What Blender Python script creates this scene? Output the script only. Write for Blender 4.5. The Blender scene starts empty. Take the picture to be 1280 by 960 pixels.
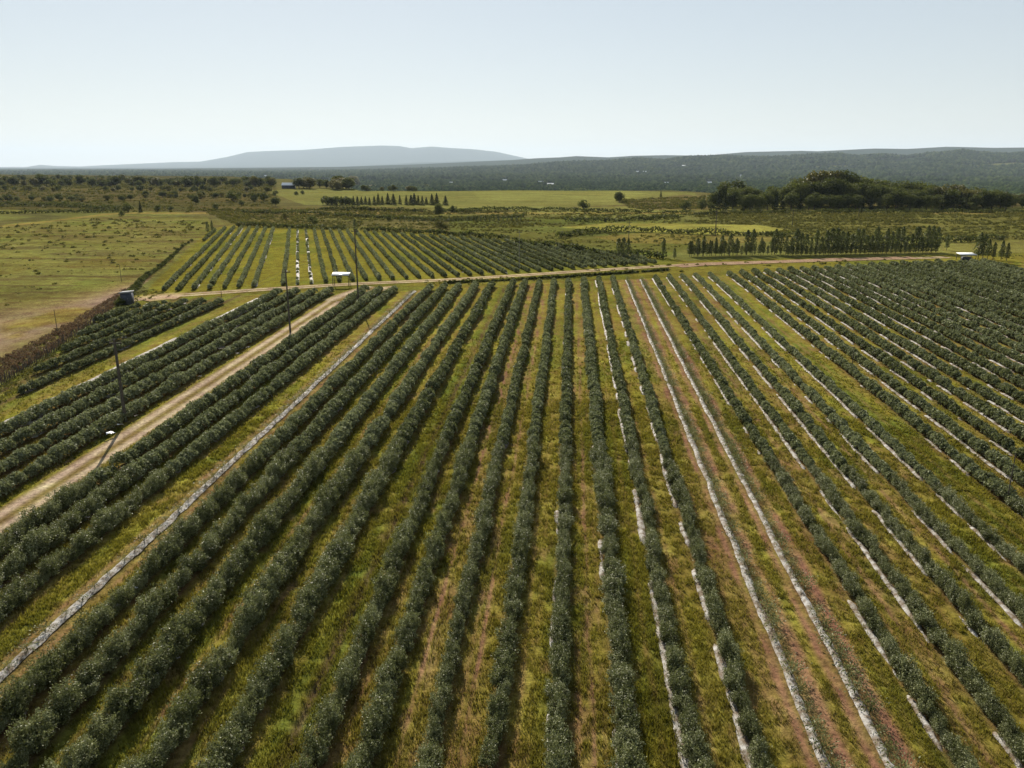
import bpy, math, random
import numpy as np
from mathutils import Vector, Matrix
R = math.radians
SC = bpy.context.scene
COL = SC.collection
rng = np.random.default_rng(7)
random.seed(7)

# ------------------------------------------------------------------ camera
F, CXP, CYP = 975.0, 640.0, 480.0
HCAM, PITCH = 26.0, math.atan((480 - 207) / 975.0)
cam_d = bpy.data.cameras.new('camera'); cam = bpy.data.objects.new('camera', cam_d); COL.objects.link(cam)
cam_d.sensor_width = 36.0; cam_d.lens = F / 1280 * 36
cam_d.clip_start = 0.5; cam_d.clip_end = 90000
cam.location = (0, 0, HCAM); cam.rotation_euler = (math.pi / 2 - PITCH, 0, 0)
SC.camera = cam

# ------------------------------------------------------------------ light
SUN_AZ, SUN_EL = -15.0, 29.0        # degrees; azimuth from +Y, negative = to the left
W = bpy.data.worlds.new('World'); SC.world = W; W.use_nodes = True
nt = W.node_tree; bg = nt.nodes['Background']
sky = nt.nodes.new('ShaderNodeTexSky'); sky.sky_type = 'NISHITA'; sky.sun_disc = False
sky.sun_elevation = R(SUN_EL); sky.sun_rotation = R(SUN_AZ)
sky.altitude = 100; sky.air_density = 1.0; sky.dust_density = 0.1; sky.ozone_density = 1.0
gm = nt.nodes.new('ShaderNodeGamma'); gm.inputs[1].default_value = .45          # soft, hazy summer sky
hs_ = nt.nodes.new('ShaderNodeHueSaturation'); hs_.inputs['Saturation'].default_value = .85
nt.links.new(sky.outputs[0], gm.inputs[0]); nt.links.new(gm.outputs[0], hs_.inputs['Color']); nt.links.new(hs_.outputs[0], bg.inputs[0]); bg.inputs[1].default_value = 0.148
sun_d = bpy.data.lights.new('sun', 'SUN'); sun_d.energy = 5.0; sun_d.angle = R(0.5); sun_d.color = (1.0, 0.93, 0.82)
sun = bpy.data.objects.new('sun', sun_d); COL.objects.link(sun)
sdir = Vector((math.sin(R(SUN_AZ)) * math.cos(R(SUN_EL)), math.cos(R(SUN_AZ)) * math.cos(R(SUN_EL)), math.sin(R(SUN_EL))))
sun.rotation_euler = sdir.to_track_quat('Z', 'Y').to_euler()
SC.view_settings.view_transform = 'Standard'; SC.view_settings.look = 'None'
SC.view_settings.exposure = 0.97; SC.view_settings.gamma = 1.0
SC.render.engine = 'CYCLES'
SC.cycles.max_bounces = 6; SC.cycles.diffuse_bounces = 2; SC.cycles.glossy_bounces = 1
SC.cycles.transmission_bounces = 3; SC.cycles.volume_bounces = 1; SC.cycles.transparent_max_bounces = 6

# ------------------------------------------------------------------ noise and terrain
def _h(ix, iy, s):
    n = (ix.astype(np.int64) * 374761393 + iy.astype(np.int64) * 668265263 + s * 974634777) & 0xFFFFFFFF
    n = ((n ^ (n >> 13)) * 1274126177) & 0xFFFFFFFF
    return ((n ^ (n >> 16)) & 0xFFFFFF) / float(0xFFFFFF)
def vnoise(x, y, s=0):
    x = np.asarray(x, float); y = np.asarray(y, float)
    ix = np.floor(x); iy = np.floor(y); fx = x - ix; fy = y - iy
    fx = fx * fx * (3 - 2 * fx); fy = fy * fy * (3 - 2 * fy)
    a = _h(ix, iy, s); b = _h(ix + 1, iy, s); c = _h(ix, iy + 1, s); d = _h(ix + 1, iy + 1, s)
    return (a * (1 - fx) + b * fx) * (1 - fy) + (c * (1 - fx) + d * fx) * fy
def fbm(x, y, s=0, o=4):
    v = 0; a = 0.5; t = 0
    for k in range(o):
        v = v + a * vnoise(x * 2 ** k, y * 2 ** k, s + k * 17); t += a; a *= 0.5
    return v / t
def sstep(a, b, x):
    t = np.clip((x - a) / (b - a), 0, 1); return t * t * (3 - 2 * t)

TAN = 0.0246
def ridge_top(px, pts):
    return np.interp(px, [p[0] for p in pts], [p[1] for p in pts])
RIDGE1 = [(-900, 222), (300, 218), (480, 214), (560, 211.5), (600, 210), (640, 209), (670, 207), (700, 205), (730, 203), (760, 203.5), (800, 200.5), (830, 202), (860, 198.5), (900, 197), (930, 198.5), (960, 199.5), (1000, 197), (1040, 195), (1070, 197.5), (1100, 196), (1130, 198), (1160, 194.5), (1200, 191.5), (1240, 195), (1280, 194), (1400, 198), (2200, 193)]
RIDGE2 = [(-900, 212), (200, 210.5), (420, 208.5), (520, 205.5), (580, 203), (640, 200.5), (670, 198.5), (700, 197.5), (720, 196), (760, 197.5), (790, 195.8), (830, 195), (880, 195.5), (930, 191.5), (1000, 190), (1020, 190.5), (1090, 187.5), (1130, 188), (1180, 185.5), (1240, 187), (1280, 186.5), (2200, 184)]
MOUNT = [(-900, 212), (0, 211), (30, 209), (50, 206), (70, 207.5), (100, 208), (130, 206.5), (170, 205), (215, 203), (250, 202.5), (285, 197), (310, 191.5), (340, 190), (380, 189), (430, 185.5), (480, 184), (500, 184.5), (515, 187), (540, 185), (560, 186.5), (590, 188), (620, 191), (640, 195), (655, 198), (700, 206), (760, 212), (2200, 214)]
MOUNT2 = [(-900, 211), (0, 210.5), (200, 209.5), (420, 209), (520, 203.5), (600, 201.5), (660, 200), (740, 203), (900, 207), (2200, 212)]
def height(x, y):
    x = np.asarray(x, float); y = np.asarray(y, float)
    yy = np.maximum(y, 0)
    z = np.where(yy < 150, TAN * yy, 0)
    z = np.where(yy >= 150, TAN * 150 + 0.009 * (np.minimum(yy, 640) - 150), z)
    z = z + np.where(y < 0, TAN * y, 0)
    r = np.hypot(x, y); a = x / np.maximum(y, 1)
    z = z + sstep(200, 420, r) * (fbm(x / 90, y / 90, 3, 3) - 0.5) * 2.2 + sstep(600, 1200, r) * (fbm(x / 300, y / 300, 5, 3) - 0.45) * 5
    edge = np.interp(a, [-0.9, -0.36, -0.19, 0.2, 0.3, 0.9], [1700, 1500, 600, 600, 480, 480])
    plate = 1 - sstep(edge, edge * 1.35 + 150, y)
    z = z * plate + (1 - plate) * (-42 + 10 * fbm(x / 900, y / 900, 9, 3))
    # far hills: height that puts each crest at its row of the picture, given the distance
    px = CXP + a * F * 1.0 / math.cos(PITCH) * 1.0
    for pts, d, w, rough in ((RIDGE1, 6500., 2300., 1), (RIDGE2, 11500., 3000., 1), (MOUNT2, 22000., 5000., .5), (MOUNT, 30000., 6000., .6)):
        top = ridge_top(px, pts)
        hz = HCAM + (207 - top) / F * d * math.cos(PITCH) ** 0 * 1.0
        hz = hz + 42
        s = np.exp(-((y - d) / w) ** 2 * 2.2)
        n = 1 + 0.55 * rough * (fbm(x / 1400 + 7, y / 1400, 21, 5) - 0.5) * (1 - np.exp(-((y - d) / (w * .35)) ** 2))
        z = np.maximum(z, np.where(y > 1500, -42 + hz * s * n, -1e3))
    return z
def H1(x, y): return float(height(np.array([x]), np.array([y]))[0])
cp, sp_ = math.cos(PITCH), math.sin(PITCH)
def ray(px, py):
    X = px - CXP; Y = -(py - CYP)
    return X, F * cp + Y * sp_, Y * cp - F * sp_
_ts = np.concatenate([np.linspace(.005, 1, 4000), np.linspace(1, 40, 12000)])
def P(px, py):
    """ground point seen at a pixel of the 1280x960 photograph"""
    dx, dy, dz = ray(px, py)
    X = dx * _ts; Y = dy * _ts; Z = HCAM + dz * _ts
    g = Z - height(X, Y)
    i = np.argmax(g < 0)
    if g[i] >= 0: i = len(_ts) - 1
    t0, t1 = _ts[i - 1], _ts[i]; k = g[i - 1] / (g[i - 1] - g[i] + 1e-9); t = t0 + (t1 - t0) * k
    return Vector((dx * t, dy * t, H1(dx * t, dy * t)))
def proj(x, y, z):
    """world -> pixel of the 1280x960 photograph (numpy)"""
    zc = y * cp - (z - HCAM) * sp_; yc = y * sp_ + (z - HCAM) * cp
    zc = np.maximum(zc, 0.1)
    return CXP + F * x / zc, CYP - F * yc / zc
def mpp(p):  # metres per pixel at a point
    return (p.y * cp - (p.z - HCAM) * sp_) / F

# row frames ---------------------------------------------------------
def frame_for(vpx, vpy):
    dx, dy, dz = ray(vpx, vpy); n = math.hypot(dx, dy)
    return np.array([dx / n, dy / n]), np.array([dy / n, -dx / n])
E1, N1 = frame_for(714, 181)
E2, N2 = frame_for(372, 195)
def plane_pt(px, py):
    dx, dy, dz = ray(px, py); t = HCAM / (TAN * dy - dz); return np.array([dx * t, dy * t])
_q0 = plane_pt(714, 581) @ N1; _q1 = plane_pt(1114, 581) @ N1
def U(t): return _q0 + (_q1 - _q0) * t
def TT(u): return (u - _q0) / (_q1 - _q0)

# ------------------------------------------------------------------ helpers
def lin(c):
    c = np.asarray(c, float) / 255.0
    return np.where(c <= 0.04045, c / 12.92, ((c + 0.055) / 1.055) ** 2.4)
def mesh_np(name, verts, faces, mat, colors=None, smooth=False, uniform=None):
    """faces: (n,k) int array"""
    me = bpy.data.meshes.new(name)
    verts = np.ascontiguousarray(verts, dtype=np.float32); faces = np.ascontiguousarray(faces, dtype=np.int32)
    k = faces.shape[1]
    me.vertices.add(len(verts)); me.vertices.foreach_set('co', verts.ravel())
    me.loops.add(faces.size); me.loops.foreach_set('vertex_index', faces.ravel())
    me.polygons.add(len(faces)); me.polygons.foreach_set('loop_start', np.arange(0, faces.size, k, dtype=np.int32))
    me.update(calc_edges=True)
    if smooth: me.polygons.foreach_set('use_smooth', np.ones(len(faces), dtype=bool))
    if colors is not None:
        at = me.color_attributes.new('tint', 'FLOAT_COLOR', 'POINT')
        c = np.ones((len(verts), 4), np.float32); c[:, :3] = colors
        at.data.foreach_set('color', c.ravel())
    if mat: me.materials.append(mat)
    return me
def link(name, me, parent=None, **props):
    o = bpy.data.objects.new(name, me); COL.objects.link(o)
    if parent is not None: o.parent = parent
    for k, v in props.items(): o[k] = v
    return o
def empty(name, loc, label, cat, group=None, rz=0.0):
    o = bpy.data.objects.new(name, None); COL.objects.link(o); o.location = loc; o.rotation_euler = (0, 0, rz)
    o['label'] = label; o['category'] = cat
    if group: o['group'] = group
    o.empty_display_size = 0.2
    return o
def copy_tree(o, loc, rz=0.0, sc=None, label=None, group=None):
    c = o.copy(); COL.objects.link(c); c.location = loc; c.rotation_euler = (0, 0, rz)
    if sc is not None: c.scale = sc
    if label: c['label'] = label
    if group: c['group'] = group
    for ch in KIDS.get(o.name, []):
        d = ch.copy(); COL.objects.link(d); d.parent = c
    return c
KIDS = {}

def leaf_quads(C, L, Wd, up=0.0, seed=1):
    """rhombic leaf faces around centres C (n,3)"""
    g = np.random.default_rng(seed); n = len(C)
    a = g.normal(size=(n, 3)); a[:, 2] += up; a /= np.linalg.norm(a, axis=1)[:, None]
    b = np.cross(a, g.normal(size=(n, 3))); b /= np.linalg.norm(b, axis=1)[:, None]
    s = g.uniform(.7, 1.3, n)[:, None]
    a = a * (np.asarray(L).reshape(-1, 1) * .5) * s; b = b * (np.asarray(Wd).reshape(-1, 1) * .5) * s
    V = np.stack([C - a, C + b, C + a, C - b], 1).reshape(-1, 3)
    return V, np.arange(4 * n).reshape(n, 4)
def tubes(paths, sides=5):
    """paths: list of (points, radii) -> verts, quad faces"""
    Vs, Fs, off = [], [], 0
    for pts, rad in paths:
        pts = np.asarray(pts, float); n = len(pts)
        for i in range(n):
            d = pts[min(i + 1, n - 1)] - pts[max(i - 1, 0)]; d /= np.linalg.norm(d) + 1e-9
            ref = np.array([0, 0, 1.]) if abs(d[2]) < .9 else np.array([1., 0, 0])
            a = np.cross(d, ref); a /= np.linalg.norm(a); b = np.cross(d, a)
            th = np.arange(sides) * 2 * np.pi / sides
            Vs.append(pts[i] + rad[i] * (np.cos(th)[:, None] * a + np.sin(th)[:, None] * b))
        for i in range(n - 1):
            for k in range(sides):
                k2 = (k + 1) % sides
                Fs.append((off + i * sides + k, off + i * sides + k2, off + (i + 1) * sides + k2, off + (i + 1) * sides + k))
        off += n * sides
    return np.concatenate(Vs), np.array(Fs)
def box(x0, x1, y0, y1, z0, z1):
    v = np.array([(x, y, z) for z in (z0, z1) for y in (y0, y1) for x in (x0, x1)], float)
    f = np.array([(0, 2, 3, 1), (4, 5, 7, 6), (0, 1, 5, 4), (2, 6, 7, 3), (0, 4, 6, 2), (1, 3, 7, 5)])
    return v, f
def join(parts):
    Vs, Fs, o = [], [], 0
    for v, f in parts: Vs.append(v); Fs.append(f + o); o += len(v)
    return np.concatenate(Vs), np.concatenate(Fs)

# ------------------------------------------------------------------ materials
def new_mat(name):
    m = bpy.data.materials.new(name); m.use_nodes = True
    return m, m.node_tree, m.node_tree.nodes['Principled BSDF']
def N(t, typ, **kw):
    n = t.nodes.new(typ)
    for k, v in kw.items():
        if hasattr(n, k): setattr(n, k, v)
    return n
def mat_plain(name, c1, c2, scale=3.0, rough=.8, spec=.3, bump=0.0, metal=0.0):
    m, t, b = new_mat(name)
    tc = N(t, 'ShaderNodeTexCoord'); no = N(t, 'ShaderNodeTexNoise'); no.inputs['Scale'].default_value = scale; no.inputs['Detail'].default_value = 6
    rp = N(t, 'ShaderNodeValToRGB'); rp.color_ramp.elements[0].position = .3; rp.color_ramp.elements[1].position = .7
    rp.color_ramp.elements[0].color = (*c1, 1); rp.color_ramp.elements[1].color = (*c2, 1)
    t.links.new(tc.outputs['Object'], no.inputs['Vector']); t.links.new(no.outputs['Fac'], rp.inputs['Fac']); t.links.new(rp.outputs[0], b.inputs['Base Color'])
    b.inputs['Roughness'].default_value = rough; b.inputs['Specular IOR Level'].default_value = spec; b.inputs['Metallic'].default_value = metal
    if bump:
        bp = N(t, 'ShaderNodeBump'); bp.inputs['Strength'].default_value = bump; bp.inputs['Distance'].default_value = .05
        t.links.new(no.outputs['Fac'], bp.inputs['Height']); t.links.new(bp.outputs[0], b.inputs['Normal'])
    return m
def mat_leaf(name, stops, patch=1.5, rough=.5, spec=.4, transl=.3, tcol=(0.25, .3, .05), use_tint=False, byobj=.28):
    """foliage: clumps of several tones by place in the world and by plant"""
    m, t, b = new_mat(name)
    geo = N(t, 'ShaderNodeNewGeometry'); oi = N(t, 'ShaderNodeObjectInfo')
    n1 = N(t, 'ShaderNodeTexNoise'); n1.inputs['Scale'].default_value = patch; n1.inputs['Detail'].default_value = 5
    t.links.new(geo.outputs['Position'], n1.inputs['Vector'])
    ad = N(t, 'ShaderNodeMath', operation='MULTIPLY_ADD'); ad.inputs[1].default_value = byobj
    t.links.new(oi.outputs['Random'], ad.inputs[0])
    ad2 = N(t, 'ShaderNodeMath', operation='MULTIPLY_ADD'); ad2.inputs[1].default_value = .60
    t.links.new(geo.outputs['Random Per Island'], ad2.inputs[0])
    sb = N(t, 'ShaderNodeMath', operation='SUBTRACT'); sb.inputs[1].default_value = .40
    t.links.new(n1.outputs['Fac'], sb.inputs[0]); t.links.new(sb.outputs[0], ad.inputs[2]); t.links.new(ad.outputs[0], ad2.inputs[2])
    rp = N(t, 'ShaderNodeValToRGB'); e = rp.color_ramp.elements
    while len(e) < len(stops): e.new(.5)
    for k, (p, c) in enumerate(stops): e[k].position = p; e[k].color = (*c, 1)
    t.links.new(ad2.outputs[0], rp.inputs['Fac'])
    src = rp.outputs[0]
    if use_tint:
        at = N(t, 'ShaderNodeVertexColor'); at.layer_name = 'tint'
        mx = N(t, 'ShaderNodeMix', data_type='RGBA', blend_type='MULTIPLY'); mx.inputs[0].default_value = 1
        t.links.new(src, mx.inputs[6]); t.links.new(at.outputs[0], mx.inputs[7]); src = mx.outputs[2]
    t.links.new(src, b.inputs['Base Color'])
    b.inputs['Roughness'].default_value = rough; b.inputs['Specular IOR Level'].default_value = spec
    tr = N(t, 'ShaderNodeBsdfTranslucent')
    mc = N(t, 'ShaderNodeMix', data_type='RGBA', blend_type='MIX'); mc.inputs[0].default_value = .5; mc.inputs[7].default_value = (*tcol, 1)
    t.links.new(src, mc.inputs[6]); t.links.new(mc.outputs[2], tr.inputs[0])
    mix = N(t, 'ShaderNodeMixShader'); mix.inputs[0].default_value = transl
    t.links.new(b.outputs[0], mix.inputs[1]); t.links.new(tr.outputs[0], mix.inputs[2])
    t.links.new(mix.outputs[0], t.nodes['Material Output'].inputs['Surface'])
    return m

M_BUSH = mat_leaf('berry_leaves', [(.10, (.016, .019, .006)), (.42, (.092, .102, .032)), (.66, (.185, .195, .076)), (.95, (.31, .32, .17))], patch=1.6, rough=.5, spec=.18, transl=.28, tcol=(.13, .15, .04))
M_BUSHFAR = mat_leaf('berry_leaves_distant', [(.12, (.022, .026, .010)), (.42, (.105, .116, .048)), (.80, (.26, .275, .150))], patch=1.2, rough=.65, spec=.09, transl=.3, tcol=(.13, .15, .04))
M_TREE = mat_leaf('tree_leaves', [(.2, (.016, .024, .009)), (.5, (.045, .058, .018)), (.95, (.13, .14, .04))], patch=.16, rough=.7, spec=.08, transl=.25, tcol=(.14, .16, .02), byobj=.5)
M_TREE2 = mat_leaf('golden_tree_leaves', [(.2, (.04, .045, .010)), (.5, (.10, .10, .022)), (.95, (.21, .17, .04))], patch=.12, rough=.6, spec=.25, transl=.2, tcol=(.2, .18, .03))
M_POP = mat_leaf('poplar_leaves', [(.2, (.035, .045, .018)), (.5, (.085, .10, .036)), (.95, (.18, .19, .07))], patch=.3, rough=.6, spec=.12, transl=.25, tcol=(.15, .18, .03))
M_CON = mat_leaf('conifer_needles', [(.2, (.012, .022, .012)), (.6, (.028, .040, .018)), (.9, (.05, .06, .02))], patch=.3, rough=.8, spec=.05, transl=.05)
M_SCRUB = mat_leaf('scrub_leaves', [(.2, (.055, .062, .016)), (.5, (.105, .108, .026)), (.85, (.17, .155, .04))], patch=.05, rough=.8, spec=.05, transl=.2, tcol=(.2, .18, .03))
M_RED = mat_leaf('red_weeds', [(.2, (.05, .036, .022)), (.5, (.105, .072, .042)), (.85, (.17, .135, .06))], patch=.4, rough=.8, spec=.1, transl=.2, tcol=(.2, .1, .06))
M_GRASS = mat_leaf('grass_blades', [(.15, (.9,) * 3), (.5, (1.0,) * 3), (.9, (1.1,) * 3)], patch=.35, rough=.8, spec=.05, transl=.35, tcol=(.24, .22, .02), use_tint=True)
M_BARK = mat_plain('bark', (.05, .04, .03), (.11, .09, .07), 4, .9, .1, .5)
M_POLEW = mat_plain('weathered_pole_wood', (.05, .045, .035), (.10, .085, .065), 3, .9, .1, .3)
M_CONC = mat_plain('grey_concrete', (.16, .15, .14), (.26, .25, .23), 3, .9, .2, .2)
M_WHITE = mat_plain('white_sheet_metal', (.74, .74, .72), (.82, .82, .8), 2, .35, .5)
M_ROOFG = mat_plain('grey_sheet_metal', (.20, .20, .20), (.30, .30, .29), 1.5, .9, .1)
M_WALLD = mat_plain('dark_blue_panel', (.030, .036, .048), (.055, .06, .075), 3, .7, .3)
M_WALLW = mat_plain('pale_plaster', (.45, .42, .38), (.62, .6, .55), 1.5, .9, .2)
M_DARK = mat_plain('dark_opening', (.015, .015, .016), (.03, .03, .03), 2, .5, .5)
M_WIRE = mat_plain('cable', (.03, .03, .03), (.06, .06, .06), 2, .9, .1)
M_POT = mat_plain('insulator', (.1, .06, .04), (.18, .12, .08), 2, .3, .5)
# mulch film: pale plastic, dusty, creased
def mat_film():
    m, t, b = new_mat('mulch_film')
    g = N(t, 'ShaderNodeNewGeometry')
    n1 = N(t, 'ShaderNodeTexNoise'); n1.inputs['Scale'].default_value = 2.2; n1.inputs['Detail'].default_value = 8
    n2 = N(t, 'ShaderNodeTexNoise'); n2.inputs['Scale'].default_value = 9; n2.inputs['Detail'].default_value = 4
    for n in (n1, n2): t.links.new(g.outputs['Position'], n.inputs['Vector'])
    rp = N(t, 'ShaderNodeValToRGB'); e = rp.color_ramp.elements
    e[0].position = .40; e[0].color = (.13, .095, .06, 1); e[1].position = .66; e[1].color = (.38, .365, .335, 1)
    t.links.new(n1.outputs['Fac'], rp.inputs['Fac']); t.links.new(rp.outputs[0], b.inputs['Base Color'])
    b.inputs['Roughness'].default_value = .75; b.inputs['Specular IOR Level'].default_value = .15
    bp = N(t, 'ShaderNodeBump'); bp.inputs['Strength'].default_value = .8; bp.inputs['Distance'].default_value = .06
    t.links.new(n2.outputs['Fac'], bp.inputs['Height']); t.links.new(bp.outputs[0], b.inputs['Normal'])
    return m
M_FILM = mat_film()
def mat_ground(name='ground_cover', fine=1.0):
    m, t, b = new_mat(name)
    g = N(t, 'ShaderNodeNewGeometry'); at = N(t, 'ShaderNodeVertexColor'); at.layer_name = 'tint'
    def noise(s, d, rough=.6):
        n = N(t, 'ShaderNodeTexNoise'); n.inputs['Scale'].default_value = s; n.inputs['Detail'].default_value = d; n.inputs['Roughness'].default_value = rough
        t.links.new(g.outputs['Position'], n.inputs['Vector']); return n
    nf = noise(3.2 * fine, 6, .75); nm = noise(.5 * fine, 5); nb = noise(.06, 4)
    def mr(n, a, bb, lo=.3, hi=.7):
        r = N(t, 'ShaderNodeMapRange'); r.inputs[1].default_value = lo; r.inputs[2].default_value = hi; r.inputs[3].default_value = a; r.inputs[4].default_value = bb
        t.links.new(n.outputs['Fac'], r.inputs[0]); return r
    def mul(a, bb):
        x = N(t, 'ShaderNodeMath', operation='MULTIPLY'); t.links.new(a, x.inputs[0]); t.links.new(bb, x.inputs[1]); return x.outputs[0]
    k = mul(mul(mr(nf, .42, 1.5).outputs[0], mr(nm, .75, 1.25).outputs[0]), mr(nb, .85, 1.15).outputs[0])
    vm = N(t, 'ShaderNodeVectorMath', operation='SCALE'); t.links.new(at.outputs[0], vm.inputs[0]); t.links.new(k, vm.inputs['Scale'])
    hs = N(t, 'ShaderNodeHueSaturation'); t.links.new(vm.outputs[0], hs.inputs['Color'])
    t.links.new(mr(nm, .478, .522).outputs[0], hs.inputs['Hue'])
    t.links.new(hs.outputs[0], b.inputs['Base Color'])
    b.inputs['Roughness'].default_value = 1.0; b.inputs['Specular IOR Level'].default_value = 0.0
    bp = N(t, 'ShaderNodeBump'); bp.inputs['Strength'].default_value = .9; bp.inputs['Distance'].default_value = .12
    t.links.new(nf.outputs['Fac'], bp.inputs['Height']); t.links.new(bp.outputs[0], b.inputs['Normal'])
    return m
M_GROUND = mat_ground()

# ------------------------------------------------------------------ ground colours (albedo from what each zone is: grass, dry grass, soil, crop)
ALB = 1.15
GR = dict(
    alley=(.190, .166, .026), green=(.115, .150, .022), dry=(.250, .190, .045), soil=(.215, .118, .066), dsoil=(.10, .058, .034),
    pasture=(.205, .205, .046), brown=(.125, .095, .036), pink=(.27, .19, .13), track=(.42, .325, .22), scrub=(.115, .112, .034),
    yellow=(.25, .24, .045), ygreen=(.205, .212, .050), forest=(.018, .030, .011), fgreen=(.10, .115, .03))
GR = {k: np.array(v) for k, v in GR.items()}
for _k in ('pasture', 'ygreen', 'brown', 'scrub', 'green', 'yellow', 'dry'): GR[_k] = GR[_k] * np.array([.72, .69, .80])
def inpoly(px, py, poly):
    c = np.zeros(px.shape, bool); n = len(poly)
    for i in range(n):
        x0, y0 = poly[i]; x1, y1 = poly[(i + 1) % n]
        if y0 == y1: continue
        k = ((y0 > py) != (y1 > py)) & (px < (x1 - x0) * (py - y0) / (y1 - y0) + x0)
        c ^= k
    return c
ROAD = [(150, 377), (200, 371), (330, 362), (445, 355), (560, 350), (640, 345), (760, 337), (860, 331), (1000, 327), (1100, 324), (1190, 321.5)]
MAINTOP = [(0, 372), (150, 378), (210, 373), (300, 369), (420, 366), (520, 363), (600, 358), (700, 353), (800, 349), (900, 344), (1000, 338), (1120, 331), (1280, 327), (1700, 318)]
FENCE = [(-260, 640), (-60, 522), (0, 483), (60, 446), (112, 410), (150, 382)]
HEDGELINE = [(150, 382), (163, 370), (180, 350), (205, 332), (230, 308), (262, 288)]
def lut(poly, x): return np.interp(x, [p[0] for p in poly], [p[1] for p in poly])
def main_mask(px, py):
    left = np.interp(py, [p[1] for p in FENCE[::-1]], [p[0] for p in FENCE[::-1]])
    return (py > lut(MAINTOP, px)) & ((px > left) | (py > 640))
BLOCK2 = [(190, 366), (268, 288), (290, 284), (440, 289), (560, 296), (640, 302), (720, 311), (800, 322), (845, 330), (760, 335.5), (640, 343), (560, 348), (445, 353), (330, 360), (220, 366)]

ROWS_MAIN = [-2.66, -2.55, -2.44, -2.32, -2.20, -1.95, -1.84, -1.73, -1.625, -1.395, -1.302, -1.207, -.974, -.882, -.78, -.667, -.56,
             -.415, -.332, -.230, -.125, -.02, .09, .20, .305, .625, .735, .84, .948, 1.06]
ROWS_MAIN += [1.22 + .106 * k for k in range(23)]
T_TINY, T_YOUNG = -1.068, (.412, .518)

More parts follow.
